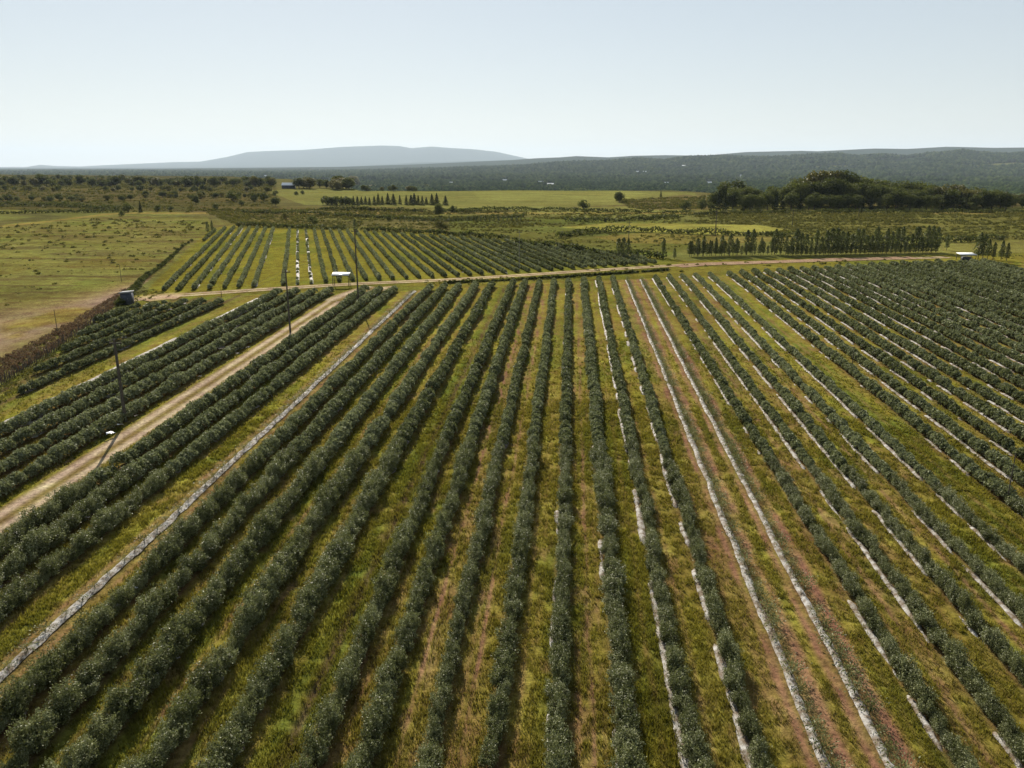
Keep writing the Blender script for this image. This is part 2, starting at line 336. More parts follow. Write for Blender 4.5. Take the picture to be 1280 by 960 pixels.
YF = [(700, 284.5), (760, 279), (860, 279.5), (950, 281.5), (985, 287), (940, 293.5), (860, 292), (780, 289)]
def ground_color(x, y, z):
    px, py = proj(x, y, z)
    n = len(x); c = np.tile(GR['forest'], (n, 1))
    r = np.hypot(x, y); a = x / np.maximum(y, 1)
    edge = np.interp(a, [-0.9, -0.36, -0.19, 0.2, 0.3, 0.9], [1700, 1500, 600, 600, 480, 480])
    onp = (y < edge * 1.15)
    n1 = fbm(x / 35, y / 35, 31, 4); n2 = fbm(x / 9, y / 14, 37, 4); n3 = fbm(x / 120, y / 60, 41, 3)
    def mixc(mask, col, k=1.0):
        k = np.clip(np.asarray(k) * mask, 0, 1)[:, None]; c[:] = c * (1 - k) + np.asarray(col) * k
    mixc(onp, GR['ygreen'] * .82)
    mixc(onp, GR['scrub'], sstep(.45, .62, n1))
    mixc(onp, GR['brown'], sstep(.52, .7, n3) * .6)
    # left and middle distance
    mixc(onp & (py < 264) & (px < 345), GR['scrub'] * .62, .88)
    mixc(onp & (py < 262) & (px >= 345) & (px < 460), GR['scrub'], .6)
    mixc(inpoly(px, py, [(-900, 236), (200, 236), (330, 246), (330, 252), (-900, 250)]), GR['brown'], .45)
    mixc(inpoly(px, py, [(330, 238), (480, 233), (700, 236), (870, 241), (870, 252), (640, 262), (380, 256)]), GR['ygreen'], .85)
    mixc(inpoly(px, py, [(590, 239), (800, 240), (820, 243), (760, 252), (600, 249)]), GR['ygreen'] * 1.15, .9)
    mixc(inpoly(px, py, [(250, 258), (470, 262), (600, 266), (420, 272), (340, 275), (230, 268)]), GR['brown'], .65)
    mixc(inpoly(px, py, [(640, 262), (760, 258), (1280, 261), (1280, 268), (870, 268), (640, 268)]), GR['ygreen'], .8)
    mixc(inpoly(px, py, [(770, 252), (860, 243), (890, 250), (890, 262), (800, 262)]), GR['brown'], .8)
    mixc(inpoly(px, py, [(870, 264), (1500, 262), (1500, 300), (1180, 302), (880, 292)]), GR['pasture'] * .68, .85)
    mixc(inpoly(px, py, [(1180, 300), (1500, 300), (1500, 324), (1180, 322)]), GR['pasture'], .8)
    mixc(inpoly(px, py, [(560, 272), (720, 272), (880, 276), (890, 300), (820, 325), (700, 308), (560, 295)]), GR['green'], .55)
    mixc(inpoly(px, py, YF), GR['yellow'] * 1.15, .97)
    mixc(inpoly(px, py, [(740, 296), (800, 291), (900, 294), (990, 296), (1000, 301), (880, 305), (780, 304)]), GR['dry'] * .9, .6)
    mixc(inpoly(px, py, [(-900, 262), (20, 262), (60, 266), (0, 268), (-900, 268)]), GR['yellow'], .6)
    # left pasture
    past = inpoly(px, py, [(-900, 281), (0, 281), (130, 268), (260, 272), (268, 286), (150, 378), (0, 470), (-400, 700), (-900, 700)])
    mixc(past, GR['pasture'], .95)
    mixc(past, GR['green'] * 1.05, sstep(.48, .66, n2) * .5)
    mixc(past, GR['brown'], sstep(.55, .7, fbm(x / 22, y / 9, 51, 4)) * .5)
    mixc(past, GR['brown'] * .85, sstep(.60, .66, fbm(x / 16, y / 2.5, 53, 4)) * .7)
    mixc(past & (py > 320) & (py < 348), GR['dry'] * .8, sstep(.4, .6, n2) * .5)
    band = np.interp(px, [-300, 0, 60, 110, 160, 200, 240], [470, 415, 398, 382, 364, 348, 318])
    w = np.interp(px, [-300, 0, 60, 160, 240], [60, 30, 20, 10, 5])
    mixc(past, GR['dry'] * 1.05, np.exp(-((py - band) / (w * 1.2)) ** 2) * .95)
    mixc(past, GR['pink'] * .85, np.exp(-((py - band - w * .1) / (w * .8)) ** 2) * (px < 190) * sstep(.25, .45, n2) * 1.0)
    mixc(past & (py > 415), GR['pasture'] * .8, (py - 415 > (60 - px) * .0) * np.exp(-((py - lut(FENCE, px) + 14) / 10) ** 2) * .8)
    # old track across the pasture
    tr = np.interp(px, [-300, 0, 60, 130, 160], [292, 283, 277, 268, 266.5])
    mixc(np.abs(py - tr) < .9, GR['dry'] * 1.1, .8)
    # grass margin around fields
    marg = inpoly(px, py, [(180, 366), (262, 286), (300, 280), (560, 292), (860, 326), (1280, 316), (1500, 316), (1500, 330), (1180, 330), (850, 350), (500, 372), (150, 385)])
    mixc(marg, GR['alley'] * .78, .9); mixc(marg, GR['green'], sstep(.45, .6, n2) * .5)
    stx = .62 + .76 * fbm(x / 14, y / 4.5, 131, 5); stx = np.where(onp & ~main_mask(px, py), stx, 1.0); c *= stx[:, None]
    gy = sstep(.45, .6, fbm(x / 50, y / 18, 133, 4)) * onp * .22; c[:] = c * (1 - gy[:, None]) + (GR['dry'] * .75) * gy[:, None]
    # block 2
    b2 = inpoly(px, py, BLOCK2)
    mixc(b2, GR['alley'] * .84, .95); mixc(b2, GR['green'], sstep(.45, .65, n2) * .5)
    # main block
    mm = main_mask(px, py)
    u = x * N1[0] + y * N1[1]; v = x * E1[0] + y * E1[1]; t = TT(u)
    mixc(mm, GR['alley'], 1.0)
    g1 = fbm(u / 2.5, v / 9, 61, 4); g2 = fbm(u / .8, v / 2.2, 63, 3); g3 = fbm(u / 6, v / 30, 65, 3)
    mixc(mm, GR['dry'], sstep(.48, .70, g1) * .55)
    mixc(mm, GR['green'], sstep(.5, .68, 1 - g1) * .6)
    mixc(mm, GR['soil'], sstep(.64, .74, g2) * .4)
    mixc(mm & (t < -2.1), GR['green'] * 1.2, .5)
    # soil under and beside the rows, wheel lines
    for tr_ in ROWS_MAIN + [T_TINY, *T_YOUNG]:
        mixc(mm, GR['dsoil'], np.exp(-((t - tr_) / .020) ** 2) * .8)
        s = 1 if (int(abs(tr_) * 1000) % 3) else -1
        mixc(mm, GR['soil'], np.exp(-((t - tr_ - s * .033) / .007) ** 2) * sstep(.35, .6, fbm(u * 0 + tr_ * 50, v / 5, 71, 3)) * .45)
    for tc, w, col, k in ((-.285, .0035, 'dsoil', 1), (-.270, .003, 'dsoil', .6), (-.180, .003, 'dsoil', .9), (.037, .003, 'dsoil', .7), (.150, .003, 'dsoil', .5), (-.60, .003, 'dsoil', .6), (-.715, .003, 'dsoil', .7), (-.835, .003, 'dsoil', .5), (.675, .003, 'dsoil', .6), (.790, .003, 'dsoil', .6), (.90, .003, 'dsoil', .5), (-.468, .012, 'dsoil', .95), (-.452, .012, 'green', .6), (-.50, .02, 'green', .6), (-.283, .006, 'soil', .9), (-.262, .01, 'soil', .4), (-.178, .006, 'soil', .85), (-.165, .01, 'dry', .5),
                          (-.07, .012, 'dry', .6), (.035, .008, 'soil', .5), (.15, .008, 'dry', .6), (.36, .014, 'soil', .35), (.385, .010, 'soil', .95), (.443, .016, 'soil', .9), (.49, .010, 'soil', .9),
                          (.548, .014, 'soil', .85), (.585, .008, 'dry', .6), (.68, .010, 'soil', .5), (.79, .008, 'dry', .7), (.90, .010, 'soil', .5), (-1.035, .012, 'soil', .6), (-1.10, .010, 'soil', .4),
                          (1.12, .015, 'green', .75), (1.155, .010, 'green', .6), (1.135, .008, 'soil', .35), (-.61, .007, 'dry', .6), (-.72, .006, 'soil', .5), (-.83, .008, 'dry', .6), (-.93, .006, 'soil', .4),
                          (-2.11, .03, 'dry', .6), (-2.01, .01, 'soil', .3)):
        wob = (fbm(v / 8, v * 0 + tc * 9, 73, 3) - .5) * .012
        mixc(mm, GR[col] * (1.1 if col == 'green' else 1.0), np.exp(-((t - tc - wob) / w) ** 2) * k * (.45 + .75 * sstep(.3, .6, fbm(u / 1.2, v / 3.5, 77, 3))))
    mixc(mm & (py > 860) & (t > .5), GR['green'], .6 * sstep(.35, .55, g3))
    # fields in the valley and on the hills
    far = ~onp
    for poly, col, k in (([(1108, 220.5), (1160, 220), (1195, 221), (1280, 221.5), (1280, 224.5), (1170, 223.5), (1110, 223)], 'ygreen', .9), ([(1015, 207.5), (1060, 206.5), (1062, 209.5), (1018, 210.5)], 'ygreen', .6),
                         ([(1230, 205), (1270, 203), (1290, 206), (1240, 209)], 'pasture', .6), ([(855, 220.5), (880, 220.5), (880, 222), (855, 222)], 'pasture', .9), ([(780, 219), (810, 219), (812, 221), (782, 221)], 'fgreen', .6)):
        mixc(far & inpoly(px, py, poly), GR[col], k)
    return c, px, py

# ------------------------------------------------------------------ ground: one sheet out to the far mountains
def build_ground():
    radii = [9.0]
    while radii[-1] < 47000:
        r = radii[-1]
        k = .0042 if r < 190 else (.0075 if r < 700 else .012)
        radii.append(r * (1 + k))
    radii = np.array(radii); az = np.radians(np.linspace(-58, 58, 640))
    Rr, A = np.meshgrid(radii, az, indexing='ij')
    x = (Rr * np.sin(A)).ravel(); y = (Rr * np.cos(A)).ravel()
    z = height(x, y)
    c, px, py = ground_color(x, y, z)
    # small relief near the camera: tussocks and wheel ruts
    mm = main_mask(px, py) & (np.hypot(x, y) < 230)
    z = z + np.where(mm, (fbm(x / .9, y / .9, 81, 3) - .5) * .10, 0)
    u = x * N1[0] + y * N1[1]; t = TT(u)
    z = z - np.where(mm, np.exp(-((t + .468) / .010) ** 2) * .16, 0)
    nr, na = Rr.shape
    i = np.arange(nr - 1)[:, None] * na + np.arange(na - 1)[None, :]
    f = np.stack([i, i + 1, i + na + 1, i + na], -1).reshape(-1, 4)
    me = mesh_np('ground', np.stack([x, y, z], 1), f[:, ::-1], M_GROUND, colors=c, smooth=True)
    link('ground', me, kind='structure')
build_ground()
def gz(x, y): return height(np.asarray(x, float), np.asarray(y, float))

def ribbon(name, pts, wl, wr, dz, mat, seed, step=.6, rag=.15, kind='structure', cols=None):
    """a track lying on the ground along pts (world xy), ragged edges"""
    pts = np.array(pts, float); seg = np.hypot(*np.diff(pts, axis=0).T); s = np.concatenate([[0], np.cumsum(seg)])
    q = np.arange(0, s[-1], step); X = np.interp(q, s, pts[:, 0]); Y = np.interp(q, s, pts[:, 1])
    k = 9; ker = np.ones(k) / k
    Xs = np.convolve(np.pad(X, k // 2, 'edge'), ker, 'valid'); Ys = np.convolve(np.pad(Y, k // 2, 'edge'), ker, 'valid')
    dx, dy = np.gradient(Xs), np.gradient(Ys); L = np.hypot(dx, dy); nx, ny = dy / L, -dx / L
    na = 13; off = np.linspace(-1, 1, na)
    el = wl * (1 + rag * 2 * (fbm(q / 3, q * 0, seed, 3) - .5)); er = wr * (1 + rag * 2 * (fbm(q / 3, q * 0, seed + 5, 3) - .5))
    O = np.where(off[None] < 0, off[None] * el[:, None], off[None] * er[:, None])
    vx = Xs[:, None] + nx[:, None] * O; vy = Ys[:, None] + ny[:, None] * O
    vz = gz(vx, vy) + dz
    c = cols(q[:, None] + 0 * O, O) if cols else np.tile(GR['track'], (O.size, 1))
    n = len(q); i = np.arange(n - 1)[:, None] * na + np.arange(na - 1)[None]
    f = np.stack([i, i + 1, i + na + 1, i + na], -1).reshape(-1, 4)
    me = mesh_np(name, np.stack([vx, vy, vz], -1).reshape(-1, 3), f, mat, colors=c.reshape(-1, 3), smooth=True)
    return link(name, me, kind=kind)
def track_cols(width):
    def fn(q, o):
        rel = o / width
        rut = np.exp(-((np.abs(rel) - .48) / .26) ** 2)
        k = np.clip(rut * (.7 + .6 * fbm(q / 4, o * 2, 93, 3)), 0, 1)[..., None]
        mid = GR['dry'] * .85 * (1 - k) + GR['track'] * k
        e = (sstep(.78, 1.0, np.abs(rel)))[..., None]
        return mid * (1 - e) + GR['alley'] * e
    return fn
def wpt(t, v): # world xy of row frame coordinates
    u = U(t); return np.array([u * N1[0] + v * E1[0], u * N1[1] + v * E1[1]])
def v_at_py(t, py0):
    """distance along a row where the row meets picture line py (array line from MAINTOP)"""
    vs = np.linspace(10, 260, 1500); p = np.array([wpt(t, v) for v in vs]); px, py = proj(p[:, 0], p[:, 1], gz(p[:, 0], p[:, 1]))
    return vs, p, px, py
vtop = 118
_vs, _p, _px, _py = v_at_py(-1.52, 0)
end = _p[np.argmax(_py < 368)]
ribbon('dirt_track', [wpt(-1.51, 20), *[wpt(-1.51, v) for v in np.arange(30, np.hypot(*end) - 6, 8)], end, *[P(a, b).xy for a, b in ((470, 361), (500, 359))]], 1.8, 1.8, .05, M_GROUND, 3, cols=track_cols(1.75))
ribbon('farm_road', [P(a, b).xy for a, b in ROAD], 2.0, 2.0, .05, M_GROUND, 4, cols=track_cols(2.0))
def pink_cols(q, o):
    k = np.clip(1.15 - np.abs(o) / 4.0, 0, 1)[..., None] * .9
    return GR['track'] * np.array([.95, .85, .85]) * k + GR['alley'] * (1 - k)
ribbon('dirt_yard', [P(172, 376).xy, P(200, 371.5).xy, P(232, 371).xy], 4.2, 2.8, .09, M_GROUND, 6, cols=pink_cols)
ribbon('track_junction', [P(420, 378).xy, P(450, 366).xy, P(475, 358.5).xy], 3.2, 3.2, .09, M_GROUND, 8, cols=track_cols(3.6))
ribbon('red_dirt_road', [P(a, b).xy for a, b in ((845, 334), (880, 331), (960, 328.5), (1040, 325.5), (1100, 324), (1150, 323))], 3.2, 1.6, .09, M_GROUND, 9,
       cols=lambda q, o: (GR['soil'] * .6 + GR['track'] * .35)[None, None] * np.ones(o.shape + (1,)))

# ------------------------------------------------------------------ berry bushes
def bush_mesh(name, seed, n_shoot, per, L, Wd, h=1.2, w=.72, l=.62, stems=True):
    g = np.random.default_rng(seed)
    ang = g.uniform(0, 2 * np.pi, n_shoot); rr = np.sqrt(g.uniform(0, 1, n_shoot))
    tip = np.stack([np.cos(ang) * rr * w, np.sin(ang) * rr * l, h * (1 - .42 * rr ** 2.2) * g.uniform(.55, 1.30, n_shoot)], 1)
    base = tip * np.array([.25, .25, 0])
    C = []
    for i in range(n_shoot):
        s = g.uniform(.12, 1.0, per) ** .75
        c = base[i] + (tip[i] - base[i]) * s[:, None]
        out = (tip[i] - base[i]) * np.array([1, 1, 0]) * (.15 * np.sin(s * np.pi))[:, None]
        C.append(c + out + g.normal(size=(per, 3)) * np.array([.085, .085, .06]))
    C = np.concatenate(C); C[:, 2] = np.maximum(C[:, 2], .05)
    V, Fq = leaf_quads(C, np.full(len(C), L), np.full(len(C), Wd), up=.3, seed=seed)
    if stems:
        tv, tf = tubes([([base[i], (base[i] + tip[i]) / 2 + [0, 0, -.03], tip[i]], [.010, .007, .003]) for i in range(0, n_shoot, 2)], 3)
        V, Fq = join([(V, Fq), (tv, tf)])
    return mesh_np(name, V, Fq, M_BUSH)
NEAR = [bush_mesh('berry_bush', 100 + k, 44, 58, .100, .052, h=1.12 + .12 * (k % 3), w=.66 + .06 * (k % 4)) for k in range(9)]
def bush_template(seed, n, h=1.2, w=.7, l=.6):
    g = np.random.default_rng(seed)
    ang = g.uniform(0, 2 * np.pi, n); rr = np.sqrt(g.uniform(0, 1, n)); s = g.uniform(.25, 1.05, n) ** .6
    C = np.stack([np.cos(ang) * rr * w, np.sin(ang) * rr * l, h * (1 - .42 * rr ** 2.2) * s], 1)
    return C

def film_mesh(t_or_line, vs, uc, E, Nn, width, seed, cover=1.0, dz=.06):
    """mulch film strip along a row: ragged edges, torn gaps, crowned"""
    q = np.arange(vs[0], vs[1], .35); n = len(q)
    a = width * .5 * (1 + .35 * (fbm(q / 1.1, q * 0, seed, 3) - .5) * 2); b = width * .5 * (1 + .35 * (fbm(q / 1.1, q * 0 + 9, seed + 3, 3) - .5) * 2)
    cv = sstep(-.16, .16, cover - fbm(q / 3.0, q * 0 + seed, seed + 11, 4))
    shrink = .04 + .96 * cv
    a = a * shrink; b = b * shrink * (.6 + .4 * cv)
    off = np.stack([-a, -a * .5, a * 0, b * .5, b], 1)
    hz = np.array([0., .09, .12, .09, 0.])
    sh = (fbm(q / 6, q * 0, seed + 7, 3) - .5) * .25
    uu = uc + off + sh[:, None]
    x = uu * Nn[0] + q[:, None] * E[0]; y = uu * Nn[1] + q[:, None] * E[1]
    z = gz(x, y) + dz + hz[None] * .8 - (1 - cv[:, None]) * .35
    i = np.arange(n - 1)[:, None] * 5 + np.arange(4)[None]
    f = np.stack([i, i + 1, i + 6, i + 5], -1)
    f = f.reshape(-1, 4)
    return mesh_np('mulch_film', np.stack([x, y, z], -1).reshape(-1, 3), f, M_FILM, smooth=True)

def visible(x, y, z, m=60):
    px, py = proj(x, y, z); zc = y * cp - (z - HCAM) * sp_
    return (px > -m) & (px < 1280 + m) & (py < 960 + m * 1.3) & (zc > 1)

ORD = ['first', 'second', 'third', 'fourth', 'fifth', 'sixth', 'seventh', 'eighth', 'ninth', 'tenth', 'eleventh', 'twelfth', 'thirteenth', 'fourteenth', 'fifteenth', 'sixteenth', 'seventeenth', 'eighteenth', 'nineteenth', 'twentieth', 'twenty-first', 'twenty-second', 'twenty-third', 'twenty-fourth', 'twenty-fifth', 'twenty-sixth', 'twenty-seventh', 'twenty-eighth', 'twenty-ninth', 'thirtieth', 'thirty-first', 'thirty-second', 'thirty-third', 'thirty-fourth', 'thirty-fifth', 'thirty-sixth', 'thirty-seventh', 'thirty-eighth', 'thirty-ninth', 'fortieth']
N_NEAR = 0
def make_row(uc, E, Nn, vs, label, group, wscale, hscale, film=None, near_lim=66.0, spacing=.66, seed=1, gappy=0.0, mask=None, name='berry_hedge'):
    """one planted hedge: its bushes (near ones one by one, the rest as one part) on a strip of mulch film"""
    global N_NEAR
    g = np.random.default_rng(seed)
    v = np.arange(vs[0], vs[1], spacing); v = v + g.normal(size=len(v)) * spacing * .2
    uu = uc + g.normal(size=len(v)) * .07 + (fbm(v / 9, v * 0, seed, 2) - .5) * .25
    x = uu * Nn[0] + v * E[0]; y = uu * Nn[1] + v * E[1]; z = gz(x, y)
    keep = visible(x, y, z)
    if mask is not None:
        px, py = proj(x, y, z); keep &= mask(px, py)
    keep &= fbm(v / 1.7, v * 0 + 3, seed + 5, 2) > gappy
    x, y, z, v = x[keep], y[keep], z[keep], v[keep]
    if len(x) < 4: return None
    r = np.hypot(x, y)
    mid = 0
    root = empty(name, (float(x[0]), float(y[0]), float(z[0])), label, 'hedge', group)
    off = np.array([x[0], y[0], z[0]])
    sz = (.78 + .42 * fbm(v / 4.5, v * 0, seed + 31, 3)) * g.uniform(.84, 1.16, len(v)) * np.where(g.uniform(0, 1, len(v)) < .09, .62, 1.0)
    near = np.where(r < near_lim)[0][:100]
    rz0 = -math.atan2(E[0], E[1])
    for i in near:
        o = bpy.data.objects.new('berry_bush', NEAR[int(g.integers(len(NEAR)))]); COL.objects.link(o); o.parent = root
        o.location = (x[i] - off[0], y[i] - off[1], z[i] - off[2] + .03)
        o.rotation_euler = (0, 0, rz0 + float(g.choice([0, math.pi])) + float(g.normal() * .25))
        o.scale = (wscale * sz[i], 1.0 * sz[i] * g.uniform(.9, 1.15), hscale * sz[i] * g.uniform(.85, 1.15))
    N_NEAR += len(near)
    far = np.setdiff1d(np.arange(len(x)), near)
    if len(far):
        Cs, Ls = [], []
        for i in far:
            n = int(np.clip(330 * (80 / r[i]) ** 1.2, 80, 400))
            T = bush_template(int(g.integers(1 << 30)), n)
            T = T * np.array([wscale, 1.08, hscale]) * sz[i]
            ux = T[:, 0:1] * np.array([Nn]) + T[:, 1:2] * np.array([E])
            Cs.append(np.concatenate([ux + [x[i] - off[0], y[i] - off[1]], T[:, 2:3] + z[i] - off[2] + .03], 1))
            Ls.append(np.full(n, .25 * (330 / n) ** .5))
        C = np.concatenate(Cs); L = np.concatenate(Ls)
        V, Fq = leaf_quads(C, L, L * .55, up=.35, seed=seed + 99)
        link('foliage', mesh_np('foliage', V, Fq, M_BUSHFAR), root, kind='stuff')
    if film:
        w, side, cover = film
        fm = film_mesh(None, (v[0] - .5, v[-1] + .5), uc + side, E, Nn, w, seed + 200, cover)
        if fm:
            o = link('mulch_film', fm, root); o.matrix_parent_inverse = Matrix.Identity(4); o.location = (-off[0], -off[1], -off[2])
    return root

def vrange(t):
    vs, p, px, py = v_at_py(t, 0)
    k = py < lut(MAINTOP, px)
    return (14.0, float(vs[np.argmax(k)]) if k.any() else 250.0)
CORNER = [(-400, 900), (0, 506), (19, 499), (47, 469), (69, 449), (90, 434), (112, 407), (135, 394), (168, 384), (215, 379)]
def corner_mask(px, py): return main_mask(px, py) & (py > lut(CORNER, px))
def main_rows():
    g = np.random.default_rng(5)
    for k, t in enumerate(ROWS_MAIN):
        v0, v1 = vrange(t)
        ws, hs, film, gap = .95, 1.0, None, .0
        if t < -2.1: lab = f'{ORD[[-2.20,-2.32,-2.44,-2.55,-2.66].index(t)]} bush hedge beyond the bare white strip, toward the stake fence'; hs = .9; gap = .22 if t < -2.3 else .1
        elif t < -1.6: lab = f'{ORD[[-1.625,-1.73,-1.84,-1.95].index(t)]} dense bush hedge on the fence side of the dirt track'; hs = 1.0
        elif t < -1.2: lab = f'{ORD[[-1.395,-1.302,-1.207].index(t)]} dense bush hedge on the open field side of the dirt track'; ws = .98; hs = 1.0
        elif t < -.5: lab = f'{ORD[[-.974,-.882,-.78,-.667,-.56].index(t)]} tall hedge after the white strip of seedlings, toward the wide brown ditch alley'; ws = 1.05; hs = 1.1
        elif t < -.3: lab = ['tall grey-green hedge beside the brown ditch of the wide alley, left of a close pair', 'right hedge of the close pair beside the wide grassy alley'][[-.415, -.332].index(t)]; ws = .88; hs = 1.1
        elif t < .35: lab = f'{ORD[[-.230,-.125,-.02,.09,.20,.305].index(t)]} hedge between the close pair and the two young white-film rows'; ws = [.74, .76, .80, .95, .76, .72][[-.230, -.125, -.02, .09, .20, .305].index(t)]; hs = .92
        elif t < 1.1: lab = f'{ORD[[.625,.735,.84,.948,1.06].index(t)]} hedge with white film edge, from young rows toward bright alley'; ws = .70; hs = .8
        else: lab = f'{ORD[min(k - 30, 39)]} hedge past the bright green alley, counting toward the dark far corner'; ws = .85; hs = .92
        if t > 1.1: film = (.38, -.46, .54)
        elif t > .6: film = (.38, -.42, .58)
        elif t > .15: film = (.50, -.40, [0, .66][t < .25] if t < .25 else .60)
        elif t > -.05: film = (.42, -.42, .36)
        elif t > -1.7: film = (1.0, .05, .27)
        else: film = (1.0, 0, .3)
        if abs(t + 1.95) < .001: film = (1.3, -.2, .4)
        ws *= 1.06 if -2.0 < t < -1.1 else .90; hs *= .95 if -2.0 < t < -1.1 else .88; gap = max(gap, .11)
        make_row(U(t), E1, N1, (v0, v1), lab, 'planted berry hedges of the main field', ws, hs, film, seed=1000 + k * 7, gappy=gap, mask=corner_mask if t < -2.1 else main_mask)
main_rows()

# block beyond the road: rows fan from their own direction
def rows_block2():
    def u2(px, py): p = P(px, py); return p.x * N2[0] + p.y * N2[1]
    base = u2(372, 353); 
    du = abs(u2(391, 353) - u2(373.5, 353))
    k = 0
    for j in range(-10, 34):
        uc = base + (j - .0) * du
        vs = np.arange(120, 420, .5)
        x = uc * N2[0] + vs * E2[0]; y = uc * N2[1] + vs * E2[1]; z = gz(x, y); px, py = proj(x, y, z)
        ins = inpoly(px, py, BLOCK2) & (px > -100)
        if ins.sum() < 20: continue
        v0, v1 = vs[ins].min() + 1.5, vs[ins].max() - 1.5
        bare = j in (0, 1)
        if j in (-2, ): continue
        gap = .56 if bare else (.34 if j == 3 else (.2 if j in (-7, -6, -4) else .08))
        hs = .3 if bare else .72; ws = .28 if bare else .52
        film = (.62, 0, 1.3) if bare else (.40, .35, .5 if j in (-7, -3, 3) else .30)
        lab = (f'{["left","right"][j]} one of two bare white film rows beyond the farm road' if bare else
               f'{ORD[-j - 1] if j < 0 else ORD[j - 2]} hedge beyond the farm road, counting {"left" if j < 0 else "right"} from its bare white rows')
        make_row(uc, E2, N2, (v0, v1), lab, 'planted berry hedges beyond the farm road', ws, hs, film, seed=5000 + j * 11 + 200, spacing=.75, gappy=gap,
                 mask=lambda a, b: inpoly(a, b, BLOCK2))
rows_block2()

# young rows: film strips lying free, seedlings one by one
SEED_ME = []
for k in range(5):
    g = np.random.default_rng(300 + k); n = 260
    C = g.normal(size=(n, 3)) * np.array([.17, .17, .13]) + [0, 0, .30]; C[:, 2] = np.abs(C[:, 2])
    V, Fq = leaf_quads(C, np.full(n, .065), np.full(n, .035), .5, 300 + k)
    tv, tf = tubes([([(0, 0, -.05), (g.normal() * .03, g.normal() * .03, .2), (g.normal() * .12, g.normal() * .12, .42)], [.012, .008, .004]) for _ in range(4)], 4)
    SEED_ME.append(mesh_np('young_bush', *join([(V, Fq), (tv, tf)]), M_BUSH))
def young_row(t, w, side, label, plabel, pgroup, sc, spacing, tall, seed):
    v0, v1 = vrange(t); g = np.random.default_rng(seed)
    if t < -1: v0 = 20
    fm = film_mesh(None, (v0, v1 - 1), U(t) + side, E1, N1, w, seed, .93)
    o = link('film_strip', fm); o['label'] = label; o['category'] = 'plastic film'; o['group'] = 'free-lying white mulch film strips'
    v = np.arange(v0 + 1, v1 - 2, spacing); v = v + g.normal(size=len(v)) * .1
    n = 0
    for vv in v:
        u = U(t) + g.normal() * .06; x = u * N1[0] + vv * E1[0]; y = u * N1[1] + vv * E1[1]; z = H1(x, y)
        if not visible(x, y, z, 20): continue
        if g.uniform() < .06: continue
        b = bpy.data.objects.new('young_bush', SEED_ME[int(g.integers(5))]); COL.objects.link(b)
        s = sc * g.uniform(.65, 1.25)
        b.location = (x, y, z + .14); b.rotation_euler = (0, 0, g.uniform(0, 6.28)); b.scale = (s, s, s * tall)
        b['label'] = plabel; b['category'] = 'shrub'; b['group'] = pgroup; n += 1
    return n
young_row(T_TINY, .60, 0, 'long white film strip with tiny dark seedlings, crossing between the dense hedges', 'tiny seedling in the white strip that lies between dense hedges', 'seedlings of the strip between dense hedges', 1.5, 1.5, .6, 41)
young_row(T_YOUNG[0], .46, -.14, 'white film strip of the young row with brown soil on both sides, nearer the middle', 'small young bush on the first young row film, counted from the middle hedges', 'young bushes of the first young row', 1.45, 1.35, 1.0, 43)
young_row(T_YOUNG[1], .44, -.17, 'second white film strip between brown soil bands, next to the film-edged hedges', 'young bush on the second young row film, beside the film-edged hedges', 'young bushes of the second young row', 1.6, 1.35, 1.0, 47)
# the bare strip by the fence side
fm = film_mesh(None, (40, vrange(-2.04)[1] - 4), U(-2.035), E1, N1, .75, 71, .74)
o = link('film_strip', fm); o['label'] = 'narrow empty white film strip beside tan grass, fence side of the dirt track'; o['category'] = 'plastic film'; o['group'] = 'free-lying white mulch film strips'
print('near bushes', N_NEAR)

